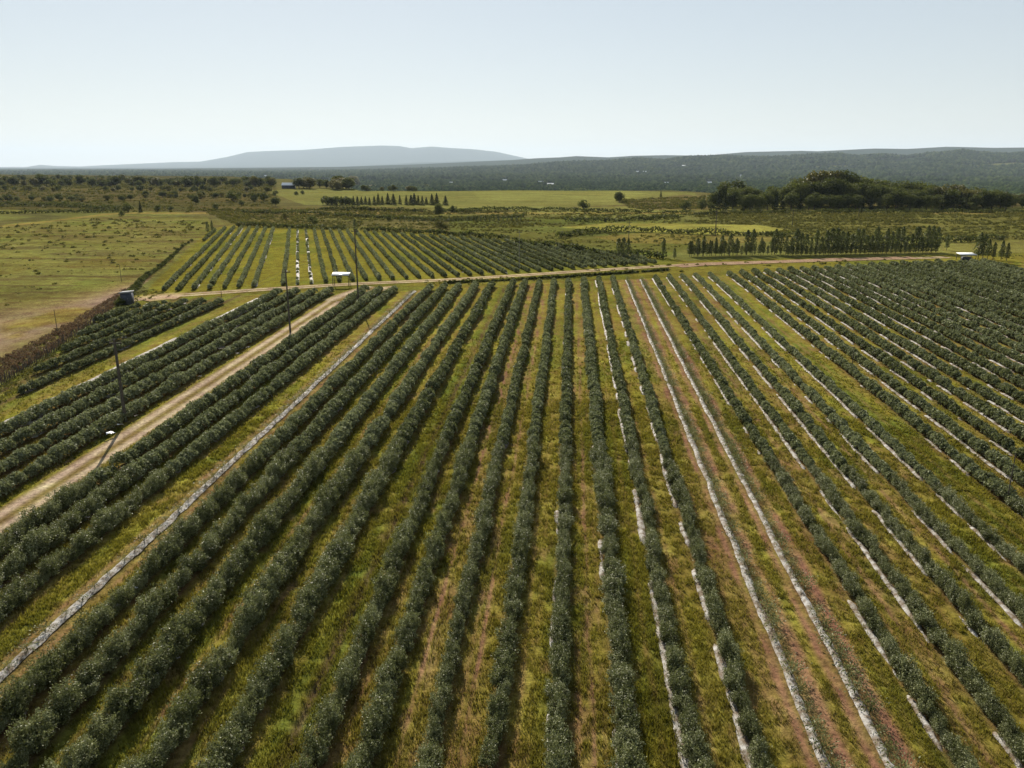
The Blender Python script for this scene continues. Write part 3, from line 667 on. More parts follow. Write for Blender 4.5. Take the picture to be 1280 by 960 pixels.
# ------------------------------------------------------------------ grass tufts of the near alleys (nobody could count them)
def build_grass():
    g = np.random.default_rng(12)
    n = 330000
    r = 24 * (108 / 24.) ** g.uniform(0, 1, n) ; r = np.where(g.uniform(0, 1, n) < .5, r, np.sqrt(g.uniform(24**2, 80**2, n)))
    a = np.radians(g.uniform(-42, 42, n)); x = r * np.sin(a); y = r * np.cos(a); z = gz(x, y)
    px, py = proj(x, y, z)
    ok = main_mask(px, py) & (px > -50) & (px < 1330) & (py < 1000)
    u = x * N1[0] + y * N1[1]; t = TT(u)
    for tr in ROWS_MAIN: ok &= np.abs(t - tr) > .020
    for tr in (T_TINY, *T_YOUNG, -2.035): ok &= np.abs(t - tr) > .030
    ok &= np.abs(t + 1.52) > .055
    c, _, _ = ground_color(x, y, z)
    green = c[:, 1] / (c[:, 0] + 1e-6)
    ok &= (green > .62) & (g.uniform(0, 1, n) < sstep(.55, .95, green) + .1)
    ok &= fbm(x / .7, y / .7, 83, 3) > .38
    x, y, z, c, r = x[ok], y[ok], z[ok], c[ok], r[ok]; n = len(x)
    print('tufts', n)
    nb = 3; X = np.repeat(np.stack([x, y, z], 1), nb, 0); c = np.repeat(c, nb, 0); r = np.repeat(r, nb)
    m = n * nb
    th = g.uniform(0, 2 * np.pi, m); hgt = g.uniform(.10, .30, m) * (.6 + .8 * fbm(X[:, 0] / 2, X[:, 1] / 2, 85, 2)); lean = g.uniform(.1, .9, m) * hgt; w = g.uniform(.018, .04, m) * np.clip(r / 45, .8, 2.2)
    B = X + np.stack([g.normal(size=m) * .07, g.normal(size=m) * .07, np.full(m, -.02)], 1)
    T = B + np.stack([np.cos(th) * lean, np.sin(th) * lean, hgt], 1)
    s = np.stack([-np.sin(th) * w, np.cos(th) * w, np.zeros(m)], 1)
    V = np.stack([B - s, B + s, T], 1).reshape(-1, 3); Fq = np.arange(3 * m).reshape(m, 3)
    dk = np.repeat(np.where(fbm(x / .35, y / .35, 87, 2) > .62, .42, 1.0), nb)[:, None]
    C = np.repeat(c * g.uniform(.8, 1.35, (m, 1)) * dk * np.array([1, 1.03, .95]), 3, 0)
    link('grass', mesh_np('grass', V, Fq, M_GRASS, colors=C), kind='stuff')
build_grass()

# ------------------------------------------------------------------ trees and shrubs
def blob_points(g, n, nc, R_, zc, sx=1, sz=1, shell=.75, cl=.42):
    """points in clumps spread through an uneven crown"""
    d = g.normal(size=(nc, 3)); d /= np.linalg.norm(d, axis=1)[:, None]
    rad = g.uniform(.25, 1.0, nc) ** .5
    cc = d * rad[:, None] * np.array([R_ * sx * .72, R_ * sx * .72, R_ * sz * .72])
    cs = R_ * cl * g.uniform(.6, 1.25, nc)
    pts = []
    per = n // nc
    for i in range(nc):
        e = g.normal(size=(per, 3)); e /= np.linalg.norm(e, axis=1)[:, None]
        pts.append(cc[i] + e * cs[i] * (g.uniform(.35, 1, per) ** .4)[:, None] * np.array([1, 1, .8]))
    p = np.concatenate(pts) + [0, 0, zc]
    return p, cc + [0, 0, zc]
def make_proto(kind, seed, mat=None):
    """unit-height (10 m) prototypes: returns (parts list) of (name, mesh)"""
    g = np.random.default_rng(seed)
    if kind == 'broad':
        p, cc = blob_points(g, 3000, 40, 4.3, 5.0, sx=1.0, sz=1.12)
        p = p[p[:, 2] > .6]; V, Fq = leaf_quads(p, np.full(len(p), .62), np.full(len(p), .42), .2, seed)
        paths = [([(0, 0, -.4), (.1, 0, 2), (.05, .1, 5.5)], [.32, .24, .10])]
        for c in cc[:9]: paths.append(([(0.05, .03, 2.2 + g.uniform(0, 1.5)), tuple(c * .55 + np.array([0, 0, 1.6])), tuple(c)], [.13, .09, .03]))
        return [('crown', mesh_np('crown', V, Fq, mat or M_TREE)), ('trunk', mesh_np('trunk', *tubes(paths, 6), M_BARK))]
    if kind == 'shrub':
        p, cc = blob_points(g, 900, 16, 4.6, 4.2, sx=1.25, sz=.9, cl=.5)
        p[:, 2] = np.abs(p[:, 2]); V, Fq = leaf_quads(p, np.full(len(p), 1.0), np.full(len(p), .65), .2, seed)
        paths = [([(0, 0, -.3), tuple(c * .5), tuple(c)], [.22, .12, .04]) for c in cc[:8]]
        return [('crown', mesh_np('crown', V, Fq, mat or M_TREE)), ('stem', mesh_np('stem', *tubes(paths, 5), M_BARK))]
    if kind == 'poplar':
        n = 850; zz = g.uniform(1.8, 10, n); ph = g.uniform(0, 2 * np.pi, n)
        prof = 1.55 * np.sin(np.clip((zz - .6) / 9.4, 0, 1) ** .75 * np.pi) ** .6 + .1
        lum = .35 + 1.1 * vnoise(zz * 1.0, ph * 1.3, seed)
        rr = prof * lum * g.uniform(.2, 1, n) ** .5
        p = np.stack([np.cos(ph) * rr, np.sin(ph) * rr, zz], 1)
        V, Fq = leaf_quads(p, np.full(n, .55), np.full(n, .32), .8, seed)
        paths = [([(0, 0, -.3), (.05, 0, 4), (0, 0, 9.6)], [.17, .12, .03])]
        for k in range(9):
            a_ = g.uniform(0, 6.28); z0 = g.uniform(1, 6); paths.append(([(0, 0, z0), (math.cos(a_) * .5, math.sin(a_) * .5, z0 + 1), (math.cos(a_) * .9, math.sin(a_) * .9, z0 + 2.6)], [.06, .04, .015]))
        return [('crown', mesh_np('crown', V, Fq, M_POP)), ('trunk', mesh_np('trunk', *tubes(paths, 5), M_BARK))]
    if kind == 'conifer':
        n = 1300; zz = 10 * (1 - g.uniform(0, 1, n) ** .62) * .95 + .4; ph = g.uniform(0, 2 * np.pi, n)
        rr = (10 - zz) * .26 * (.75 + .4 * np.sin(zz * 5)) * g.uniform(.35, 1, n) ** .5 + .08
        p = np.stack([np.cos(ph) * rr, np.sin(ph) * rr, zz - rr * .25], 1)
        V, Fq = leaf_quads(p, np.full(n, .62), np.full(n, .30), -.1, seed)
        return [('crown', mesh_np('crown', V, Fq, M_CON)), ('trunk', mesh_np('trunk', *tubes([([(0, 0, -.3), (0, 0, 5), (0, 0, 9.9)], [.22, .13, .03])], 6), M_BARK))]
PROTO = {'broad': [make_proto('broad', 11 + k) for k in range(4)], 'gold': [make_proto('broad', 31 + k, M_TREE2) for k in range(3)],
         'shrub': [make_proto('shrub', 51 + k) for k in range(4)], 'lightshrub': [make_proto('shrub', 61 + k, M_SCRUB) for k in range(3)],
         'poplar': [make_proto('poplar', 71 + k) for k in range(5)], 'conifer': [make_proto('conifer', 81 + k) for k in range(3)]}
NM = {'broad': ('broadleaf_tree', 'tree'), 'gold': ('broadleaf_tree', 'tree'), 'shrub': ('shrub', 'shrub'), 'lightshrub': ('shrub', 'shrub'), 'poplar': ('poplar_tree', 'tree'), 'conifer': ('conifer_tree', 'tree')}
tg = np.random.default_rng(77)
def plant(kind, px, py, hpx, label, group=None, wide=1.0):
    p = P(px, py); h = hpx * mpp(p) / 10.0
    name, cat = NM[kind]
    e = empty(name, p, label, cat, group, float(tg.uniform(0, 6.28)))
    w = h * wide; e.scale = (w, w, h)
    for nm, me in PROTO[kind][int(tg.integers(len(PROTO[kind])))]:
        link(nm, me, e)
    return e
# the wood on the right: three ranks behind one another
TOPS = [(884, 243), (896, 228), (905, 223), (925, 222), (940, 236), (960, 232), (985, 226), (1000, 219), (1020, 213), (1050, 212), (1066, 219), (1090, 222), (1120, 225), (1140, 229), (1158, 226), (1180, 229), (1205, 231), (1240, 237), (1285, 242), (1320, 244)]
def rank(xs, base, hfun, kinds, what, group):
    for i, x in enumerate(xs):
        k = kinds(x)
        col = {'broad': 'dark green', 'gold': 'olive gold', 'shrub': 'dark low', 'conifer': 'dark pointed'}[k]
        plant(k, x + float(tg.normal() * 1.2), base + float(tg.normal() * .25), hfun(x) * float(tg.uniform(.9, 1.1)), f'{col} tree, {ORD[i % 40]} from the left {what}', group, float(tg.uniform(.85, 1.2)))
rank(np.arange(905, 1320, 15), 257.2, lambda x: 257.2 - lut(TOPS, x), lambda x: 'gold' if (975 < x < 1050 or x > 1165) and tg.uniform() < .8 else 'broad', 'in the back rank of the wood at right', 'trees of the dark wood, back rank')
rank(np.arange(893, 1300, 12), 259.8, lambda x: (259.8 - lut(TOPS, x)) * .82, lambda x: 'gold' if (x > 1160) and tg.uniform() < .6 else 'broad', 'in the middle rank of the wood at right', 'trees of the dark wood, middle rank')
rank(np.arange(898, 1262, 10), 262.5, lambda x: 17 + 9 * vnoise(x / 16., 3., 9), lambda x: 'conifer' if tg.uniform() < .3 else 'broad', 'along the front edge of the wood at right', 'trees of the dark wood, front edge')
for i, (x, y, h, k, lab) in enumerate([(856, 262.5, 15, 'shrub', 'round dark bush standing left of the wood, farther from it'), (877, 262, 15, 'shrub', 'broad dark bush touching the left end of the wood'), (889, 262, 11, 'shrub', 'low dark bush between the broad bush and the wood'),
        (774, 253, 15, 'broad', 'small lone oval tree on the bright meadow above brown scrub'), (730, 262, 15, 'shrub', 'lone ragged dark tree at the foot of the meadow'), (826, 246, 8, 'conifer', 'tiny dark conifer at the plateau rim before the valley'),
        (549, 270, 17, 'broad', 'dark round lone tree in mid field below the conifer row'), (551, 289, 17, 'lightshrub', 'loose pale brown shrub behind the far block of hedges'), (444, 291, 17, 'poplar', 'narrow upright tree at the back edge of the far block'),
        (392, 281, 14, 'shrub', 'broad dark thicket behind the far block of hedges'), (357, 274, 10, 'lightshrub', 'brownish bush in the dry brown field'), (345, 258, 13, 'broad', 'dark oval tree at the brown field edge'),
        (344, 244.5, 8, 'shrub', 'small round dark bush below the pale roofed barn'), (370, 244, 6, 'shrub', 'left of two small dark bushes on the pale meadow by the barn'), (378, 243, 6, 'shrub', 'right of two small dark bushes on the pale meadow by the barn'),
        (486, 276, 9, 'shrub', 'small dark bush in the field left of the lone round tree'), (567, 265, 10, 'shrub', 'dark bush right of the lone round tree'), (152, 270, 8, 'shrub', 'small dark bush by the pale track end in the pasture'),
        (160, 265, 13, 'shrub', 'left dark tree of the pair behind the pasture'), (176, 265.5, 14, 'conifer', 'pointed dark tree of the pair behind the pasture'), (197, 264.5, 10, 'shrub', 'dark bush right of the pointed tree behind the pasture'), (213, 263.5, 8, 'shrub', 'low bush ending the clump behind the pasture'),
        (245, 255, 12, 'broad', 'dark tree amid scrub left of the big round thicket'), (292, 252, 17, 'shrub', 'big round dark thicket in the scrub'), (302, 257, 9, 'shrub', 'small round bush under the big dark thicket'), (318, 252, 12, 'shrub', 'dark bush right of the big round thicket'), (330, 251, 12, 'shrub', 'dark bush beside the end of the scrub'),
        (270, 262, 9, 'shrub', 'green bush in scrub below and left of the big thicket'), (97, 249, 9, 'shrub', 'dark bush in the scrub over the pasture'), (260, 292, 15, 'poplar', 'left of two slim dark trees at the end of the hedge line'), (265.5, 290, 14, 'poplar', 'right of two slim dark trees at the end of the hedge line'),
        (298, 284, 8, 'lightshrub', 'small bush at the back edge of the far block'), (312, 284, 7, 'lightshrub', 'brownish bush beside the far block back edge')]):
    plant(k, x, y, h, lab, None, 1.0 if k != 'broad' else 1.1)
# conifer row in the middle distance
xs = [409, 415, 421, 427, 432, 437, 442, 447, 452, 457, 462, 468, 473, 478, 485, 492, 500, 508, 514, 518, 523, 528, 533, 540, 546, 557]
for i, x in enumerate(xs):
    plant('conifer' if i > 5 or i == 3 else 'shrub', x, 256 + float(tg.normal() * .4), float(tg.uniform(9, 15)), f'dark conifer, {ORD[i]} from the left in the conifer row of the meadow', 'conifers of the meadow row', float(tg.uniform(1.1, 1.7)))
for i in range(24):
    x = 408 + i * 9.2; plant('lightshrub' if i % 3 else 'shrub', x, 262 + (i % 5) * .5 + (x - 408) * .012, float(tg.uniform(3, 5)), f'low bush, {ORD[i]} from the left in the bush line under the conifer row', 'bushes under the conifer row', 1.3)
for i in range(28):
    x = 500 + i * 5.6; plant('poplar', x, 278 - (x - 500) * .005, float(tg.uniform(5, 9)), f'thin dark sapling, {ORD[i]} from the left in the sapling line of mid field', 'saplings in mid field', 1.1)
# windbreak of poplars by the road
WB = [(773, 322, 24), (779, 323, 26), (785, 322, 24), (797, 325, 13), (829, 322, 24), (843, 324, 14)] + [(864 + 7.6 * k, 321 - .2 * k, 20 + 3 * (k % 3)) for k in range(6)] + [(912, 320, 26), (920, 320, 22), (933, 319, 31), (940, 319, 32), (951, 319, 22), (968, 318, 31), (975, 318, 27)]
WB += [(982 + 6.25 * k, 318.5 - .12 * k, 19 + 14 * float(tg.uniform(0, 1))) for k in range(31)]
for i, (x, y, h) in enumerate(WB):
    plant('poplar', x, y, h, f'slim poplar, {ORD[i] if i < 40 else "last but " + ORD[len(WB) - 1 - i]} from the left in the roadside windbreak', 'poplars of the roadside windbreak', float(tg.uniform(.8, 1.15)))
for i, (x, y, h) in enumerate([(1183, 313, 20), (1222, 325, 34), (1228, 325, 32), (1234, 324, 25), (1241, 325, 22), (1251, 325, 24), (1258, 326, 22)]):
    plant('poplar', x, y, h, f'leafy poplar, {ORD[i]} from the left around the right hand shelter', 'poplars around the roadside shelter', .95)
for i in range(22):
    plant('poplar', 862 + 5.4 * i, 320.8 - .12 * i, float(tg.uniform(9, 21)), f'small poplar, {ORD[i]} from the left in the open end of the windbreak', 'small poplars at the open end of the windbreak', 1.2)
for i in range(34):     # second short rank behind, seen between the stems
    x = 985 + 5.6 * i
    plant('poplar', x, 320.2 - .12 * i, float(tg.uniform(11, 16)), f'short poplar, {ORD[i]} from the left in the lower windbreak rank', 'short poplars of the windbreak', 1.3)
# tree belts far left and behind the barn
def belt(x0, x1, base, h0, h1, n, kinds, what, group):
    for i, x in enumerate(np.sort(tg.uniform(x0, x1, n))):
        k = kinds[int(tg.integers(len(kinds)))]
        plant(k, float(x), base + float(tg.normal() * .7), float(tg.uniform(h0, h1)), f'{"olive" if k in ("gold", "lightshrub") else "dark"} tree, {ORD[i % 40]} from the left {what}', group, float(tg.uniform(1.0, 1.5)))
belt(-40, 165, 232.5, 8, 15, 40, ['broad', 'broad', 'gold', 'shrub'], 'in the skyline tree belt at far left', 'trees of the far left belt')
belt(165, 345, 232.5, 7, 14, 40, ['broad', 'broad', 'gold', 'shrub'], 'in the tree belt left of the barn', 'trees of the belt left of the barn')
belt(372, 450, 236, 11, 17, 22, ['broad', 'gold', 'broad'], 'in the hilltop wood right of the barn', 'trees of the hilltop wood')
belt(450, 600, 238, 5, 9, 26, ['broad', 'gold', 'shrub'], 'on the rim after the hilltop wood', 'trees along the plateau rim')
belt(-20, 165, 251, 6, 10, 24, ['shrub', 'lightshrub', 'broad'], 'in the scrubby belt above the pasture', 'bushes above the pasture')
belt(180, 340, 247, 5, 9, 22, ['shrub', 'lightshrub', 'broad'], 'in the scrub around the big thicket', 'bushes around the big thicket')
belt(880, 1260, 264.5, 3, 6, 26, ['shrub', 'lightshrub'], 'in the low fringe before the dark wood', 'bushes at the foot of the wood')
belt(1190, 1330, 255, 9, 15, 16, ['gold', 'lightshrub', 'broad'], 'in the golden brush past the wood', 'bushes at the far right')
belt(-40, 190, 225, 4, 7, 40, ['broad', 'gold', 'shrub'], 'in the farthest thin line of the far left belt', 'farthest trees at left')
belt(-40, 340, 238.5, 5, 9, 40, ['shrub', 'gold', 'broad', 'lightshrub'], 'in the broken line under the far left belt', 'bushes under the far left belt')
belt(170, 345, 228, 4, 8, 34, ['broad', 'gold', 'shrub'], 'in the back line left of the barn', 'back trees left of the barn')
# dark hedge line between pasture and far block
hl = [(x, y) for x, y in zip(np.interp(np.linspace(0, 1, 44), np.linspace(0, 1, 6), [p[0] for p in HEDGELINE]), np.interp(np.linspace(0, 1, 44), np.linspace(0, 1, 6), [p[1] for p in HEDGELINE]))]
for i, (x, y) in enumerate(hl[:38]):
    plant('shrub', x, y, 12 - 8 * i / 38 + float(tg.uniform(-1, 1)), f'dark bush, {ORD[i]} from the hut in the boundary hedge beside the pasture', 'bushes of the pasture boundary', 1.1)

# low scrub nobody could count
def quads_stuff(name, pts, sizes, per, L, mat, flat=.6, seed=1):
    g = np.random.default_rng(seed)
    C = np.repeat(pts, per, 0); S = np.repeat(sizes, per)[:, None]
    d = g.normal(size=C.shape); d /= np.linalg.norm(d, axis=1)[:, None]; d[:, 2] = np.abs(d[:, 2]) * flat
    C = C + d * S * (g.uniform(.3, 1, (len(C), 1)) ** .5) * .55
    V, Fq = leaf_quads(C, S[:, 0] * L, S[:, 0] * L * .6, .3, seed)
    return link(name, mesh_np(name, V, Fq, mat), kind='stuff')
def scatter_px(polys, n, seed):
    """points on the ground spread evenly through areas outlined on the ground"""
    g = np.random.default_rng(seed); out = []
    for poly, k in polys:
        w = [P(a, b) for a, b in poly]; xs_ = [p.x for p in w]; ys_ = [p.y for p in w]
        x = g.uniform(min(xs_), max(xs_), k * 3); y = g.uniform(min(ys_), max(ys_), k * 3)
        ins = inpoly(x, y, [(p.x, p.y) for p in w]); x, y = x[ins][:k], y[ins][:k]
        out.append(np.stack([x, y], 1))
    o = np.concatenate(out); return np.concatenate([o, gz(o[:, 0], o[:, 1])[:, None]], 1)
pts = scatter_px([([(-60, 220), (340, 224), (340, 262), (240, 266), (-60, 262)], 12000), ([(250, 262), (480, 262), (700, 272), (640, 290), (300, 284)], 5200), ([(-60, 290), (120, 274), (260, 276), (240, 300), (160, 350), (-60, 400)], 900),
                  ([(870, 266), (1330, 266), (1330, 300), (1000, 300), (870, 284)], 6500), ([(560, 262), (880, 266), (880, 300), (820, 318), (640, 298)], 2600), ([(770, 250), (880, 246), (880, 261), (790, 262)], 1600), ([(740, 336), (840, 331), (1290, 318), (1290, 323), (1000, 332), (740, 347)], 300), ([(520, 352), (740, 342), (740, 347), (540, 359)], 200)], 0, 5)
g = np.random.default_rng(6)
cl = fbm(pts[:, 0] / 25, pts[:, 1] / 7, 91, 3); pts = pts[cl > .47 - .12 * g.uniform(0, 1, len(pts))]
qx, qy = proj(pts[:, 0], pts[:, 1], pts[:, 2]); pts = pts[~inpoly(qx, qy, YF)]
quads_stuff('scrub', pts, (.35 + 1.3 * g.uniform(0, 1, len(pts)) ** 2.2) * np.clip(np.hypot(pts[:, 0], pts[:, 1]) / 280, .35, 2.2), 22, .42, M_SCRUB, seed=8)
# old hedgerows between the middle fields, each grown together into one strip
def hedgerow(line, hgt, label, seed):
    g = np.random.default_rng(seed); w = np.array([P(a, b)[:2] for a, b in line]); s_ = np.concatenate([[0], np.cumsum(np.hypot(*np.diff(w, axis=0).T))])
    n = int(s_[-1] * 22); q = g.uniform(0, s_[-1], n); q = q[fbm(q / 9, q * 0, seed, 3) > .22]; n = len(q)
    hh = hgt * (.35 + 1.2 * fbm(q / 4, q * 0 + 5, seed + 1, 3)); x = np.interp(q, s_, w[:, 0]) + g.normal(size=n) * hgt * .35 + (fbm(q / 20, q * 0, seed, 2) - .5) * 3; y = np.interp(q, s_, w[:, 1]) + g.normal(size=n) * hgt * .35
    C = np.stack([x, y, gz(x, y) + hh * g.uniform(0, 1, n) ** .7], 1); o0 = C[0].copy(); V, Fq = leaf_quads(C - o0, np.full(n, .75), np.full(n, .5), .2, seed)
    o = link('hedgerow', mesh_np('hedgerow', V, Fq, M_SCRUB2)); o.location = o0; o['label'] = label; o['category'] = 'hedgerow'; o['group'] = 'hedgerows of the middle fields'
M_SCRUB2 = mat_leaf('hedgerow_leaves', [(.2, (.022, .028, .010)), (.5, (.05, .055, .018)), (.9, (.10, .095, .03))], patch=.08, rough=.8, spec=.05, transl=.15)
for k, (ln, h, lab) in enumerate([([(702, 276), (735, 278), (790, 276), (850, 272)], 1.6, 'thin dark hedgerow above the bright yellow strip'), ([(695, 298), (725, 292.5), (770, 289.5), (820, 290.5), (870, 293), (940, 295), (990, 296)], 1.7, 'dark curved hedgerow along the lower edge of the yellow strip'),
        ([(640, 304), (700, 311), (760, 318), (835, 324)], 1.5, 'ragged hedgerow at the right back edge of the far block'), ([(300, 283), (440, 287.5), (540, 292.5), (640, 300)], 1.4, 'ragged hedgerow along the back edge of the far block, left part'),
        ([(400, 262), (480, 263.5), (600, 266)], 1.5, 'low hedgerow under the conifer row'), ([(300, 266), (420, 270), (560, 277), (660, 271)], 1.4, 'brownish hedgerow crossing mid field by the lone round tree'), ([(-20, 257), (80, 258.5), (150, 263)], 2.2, 'dark hedgerow along the top of the left pasture'),
        ([(860, 268.5), (1000, 266.5), (1300, 266)], 1.5, 'long low hedgerow at the foot of the dark wood'), ([(1030, 303), (1130, 300), (1200, 303), (1250, 299)], 1.5, 'wavy hedgerow behind the windbreak in the olive field'), ([(560, 264), (640, 262.5), (720, 264), (860, 266.5)], 1.5, 'hedgerow below the bright meadow'),
        ([(-20, 268), (90, 266), (160, 265)], 1.3, 'faint hedgerow by the pale track at the pasture top'), ([(560, 354.5), (700, 347), (840, 338)], .4, 'strip of weeds between the farm road and the hedge ends')]):
    hedgerow(ln, h, lab, 700 + k * 9)
# red-brown weeds beyond the fence
wl = [(x, lut(FENCE, x)) for x in np.linspace(-120, 150, 20)]
pts = scatter_px([([(a - 2, b - 2) for a, b in wl] + [(168, 362), (160, 360)] + [(a - 10 - (150 - a) * .05, b - 10 - (150 - a) * .10) for a, b in wl[::-1]], 2600)], 0, 15)
quads_stuff('red_weeds', pts, g.uniform(.35, .8, len(pts)), 16, .35, M_RED, 1.2, 18)
pts = scatter_px([([(0, 505), (110, 418), (160, 392), (150, 382), (112, 410), (0, 483), (-80, 540), (-80, 560)], 700), ([(160, 380), (215, 372), (210, 366), (178, 360)], 60)], 0, 25)
quads_stuff('green_weeds', pts, g.uniform(.25, .9, len(pts)), 20, .3, M_SCRUB, .8, 28)

# ------------------------------------------------------------------ stake fence
def stake_fence():
    a_, b_ = P(-30, 503), P(132, 392)
    mid = P(60, 446)
    root = empty('stake_fence', P(0, 483), 'rough dark stake fence between red-brown weeds and the field corner at far left', 'fence')
    o0 = Vector(root.location)
    pts_ = [P(x, lut(FENCE, x)) for x in np.linspace(-30, 135, 88)]
    g = np.random.default_rng(9); sv = []
    for k in range(4):
        sv.append(mesh_np('stake', *tubes([([(0, 0, -.2), (g.normal() * .02, g.normal() * .02, .6), (g.normal() * .08, g.normal() * .08, 1.2)], [.055, .05, .03])], 6), M_POLEW))
    for i, p in enumerate(pts_):
        s = link('stake', sv[i % 4], root); s.location = p - o0; s.scale = (1, 1, g.uniform(.8, 1.3)); s.rotation_euler = (g.normal() * .07, g.normal() * .07, g.uniform(0, 6))
    for hgt in (.45, .95):
        w = [(q.x - o0.x, q.y - o0.y, q.z - o0.z + hgt) for q in pts_[::4]]
        link('fence_wire', mesh_np('fence_wire', *tubes([(w, [.008] * len(w))], 4), M_WIRE), root)
stake_fence()

# ------------------------------------------------------------------ poles and cables
def pole(base, h, r, label, arm=1.2, wood=True, group='utility poles and posts', name='utility_pole', armdir=0.0):
    e = empty(name, base, label, 'pole', group, armdir)
    v, f = tubes([([(0, 0, -.3), (0, 0, h * .5), (0, 0, h)], [r, r * .85, r * .65])], 10)
    cap = np.array([[0, 0, h + .02]]); n = len(v)
    link('shaft', mesh_np('shaft', v, f, M_POLEW if wood else M_CONC, smooth=True), e)
    link('pole_cap', mesh_np('pole_cap', *tubes([([(0, 0, h - .02), (0, 0, h + .04), (0, 0, h + .05)], [r * .7, r * .6, .005])], 10), M_POLEW), e)
    if arm:
        link('crossarm', mesh_np('crossarm', *box(-arm / 2, arm / 2, .10, .20, h - .45, h - .33), M_POLEW), e)
        for s in (-.42, .42):
            link('insulator', mesh_np('insulator', *tubes([([(s * arm, .15, h - .33), (s * arm, .15, h - .25), (s * arm, .15, h - .15)], [.02, .05, .035])], 8), M_POT), e)
    return e
def pole_px(px, pb, pt, label, r=.12, **k):
    b = P(px, pb); h = (pb - pt) * mpp(b) / cp * 1.0
    return pole(b, h, r, label, **k), b, h
_, b1, h1 = pole_px(157, 527, 426, 'grey utility pole beside the dirt track at left, casting a long shadow on it', r=.17)
_, b2, h2 = pole_px(363, 416, 340, 'dark utility pole on the dirt track edge, middle of the three track poles', r=.14)
_, b3, h3 = pole_px(448, 377, 291, 'tall dark utility pole at the track junction by the white-roofed shelter', r=.14)
b0 = b1 - (b2 - b1) * .95; b0.z = H1(b0.x, b0.y)
pole(b0, h1, .17, 'grey utility pole next along the line beside the dirt track')
pole_px(894, 295, 265, 'dark pole standing on the yellow field strip edge', r=.16)
pole_px(785, 319, 279, 'thin pole rising from the first poplar cluster', r=.10)
pole_px(990, 284, 263, 'thin reddish pole in the olive field in front of the wood', r=.12)
pole_px(1073, 272, 261, 'short pole at the far side of the field before the wood', r=.13)
pole_px(649, 337, 291, 'thin pale pole inside the far block of hedges', r=.07, wood=False)
for px, pb, pt, lab in ((1258, 630, 565, 'thin grey post among the hedges near the right edge'), (1065, 458, 434, 'thin dark post standing in a hedge right of the bright alley'), (72, 416, 388, 'thin post in the weeds behind the stake fence'),
                        (152, 352, 332, 'thin post in the pasture above the dark hut'), (277, 371, 361, 'short dark post at the farm road edge')):
    pole_px(px, pb, pt, lab, r=.05, arm=0, name='post')
def cable(pa, pb_, label, sag=.5, r=.009):
    pts_ = []
    for s in np.linspace(0, 1, 14):
        q = pa.lerp(pb_, s); pts_.append((q.x - pa.x, q.y - pa.y, q.z - pa.z - 4 * sag * s * (1 - s)))
    o = link('power_cable', mesh_np('power_cable', *tubes([(pts_, [r] * 14)], 4), M_WIRE)); o.location = pa
    o['label'] = label; o['category'] = 'cable'; o['group'] = 'cables of the track power line'
for (ba, ha), (bb, hb), nm in (((b0, h1), (b1, h1), 'from the near left pole toward the picture edge'), ((b1, h1), (b2, h2), 'between the near left pole and the middle pole'), ((b2, h2), (b3, h3), 'between the middle pole and the junction pole')):
    for s, w in ((-.5, 'left'), (.5, 'right')):
        cable(Vector((ba.x + s, ba.y + .15, ba.z + ha - .14)), Vector((bb.x + s, bb.y + .15, bb.z + hb - .14)), f'{w} thin overhead cable {nm}')

# ------------------------------------------------------------------ shelters, hut, barn, houses
def shelter(px, py, wpx, h, depth, label, under=False):
    p = P(px, py); w = wpx * mpp(p); e = empty('field_shelter', p, label, 'shelter', None)
    v, f = box(-w / 2, w / 2, -depth / 2, depth / 2, h, h + .10); v[v[:, 1] < 0, 2] -= .28
    link('roof', mesh_np('roof', v, f, M_WHITE), e)
    for sx in (-1, 1):
        for sy in (-1, 1):
            z1 = h - (.2 if sy < 0 else 0)
            link('post', mesh_np('post', *box(sx * (w / 2 - .15) - .05, sx * (w / 2 - .15) + .05, sy * (depth / 2 - .2) - .05, sy * (depth / 2 - .2) + .05, -.2, z1 - .004), M_POLEW), e)
    link('beam', mesh_np('beam', *box(-w / 2 + .06, w / 2 - .06, -depth / 2 + .08, -depth / 2 + .14, h - .42, h - .26), M_POLEW), e)
    if under:
        link('dark_block', mesh_np('dark_block', *box(-w / 4, w / 4, -.5, .5, .05, .95), M_WALLD), e)  # plain dark block in the space beneath the roof
    return e
shelter(427, 357, 21.5, 2.35, 1.7, 'white flat-roofed open shelter on posts beside the farm road junction')
shelter(1207, 326, 20, 1.75, 2.4, 'white flat-roofed shelter with a dark block beneath by the poplars', True)
def hut():
    p = P(160, 380); e = empty('hut', p, 'small dark blue hut with pale flat roof at the end of the boundary hedge', 'hut', None, .1)
    w, d, h = .8, .8, 1.9
    link('wall', mesh_np('wall', *box(-w, w, -d, d, -.1, h), M_WALLD), e)
    v, f = box(-w - .2, w + .1, -d - .12, d + .2, h + .004, h + .16); v[v[:, 0] > 0, 2] += .14
    link('roof', mesh_np('roof', v, f, M_ROOFG), e)
    dr = link('door', mesh_np('door', *box(-.35, .45, -d - .035, -d - .004, .02, 1.85), M_WALLD), e)
    link('handle', mesh_np('handle', *box(.30, .34, -d - .09, -d - .036, .95, 1.1), M_ROOFG), dr)
hut()
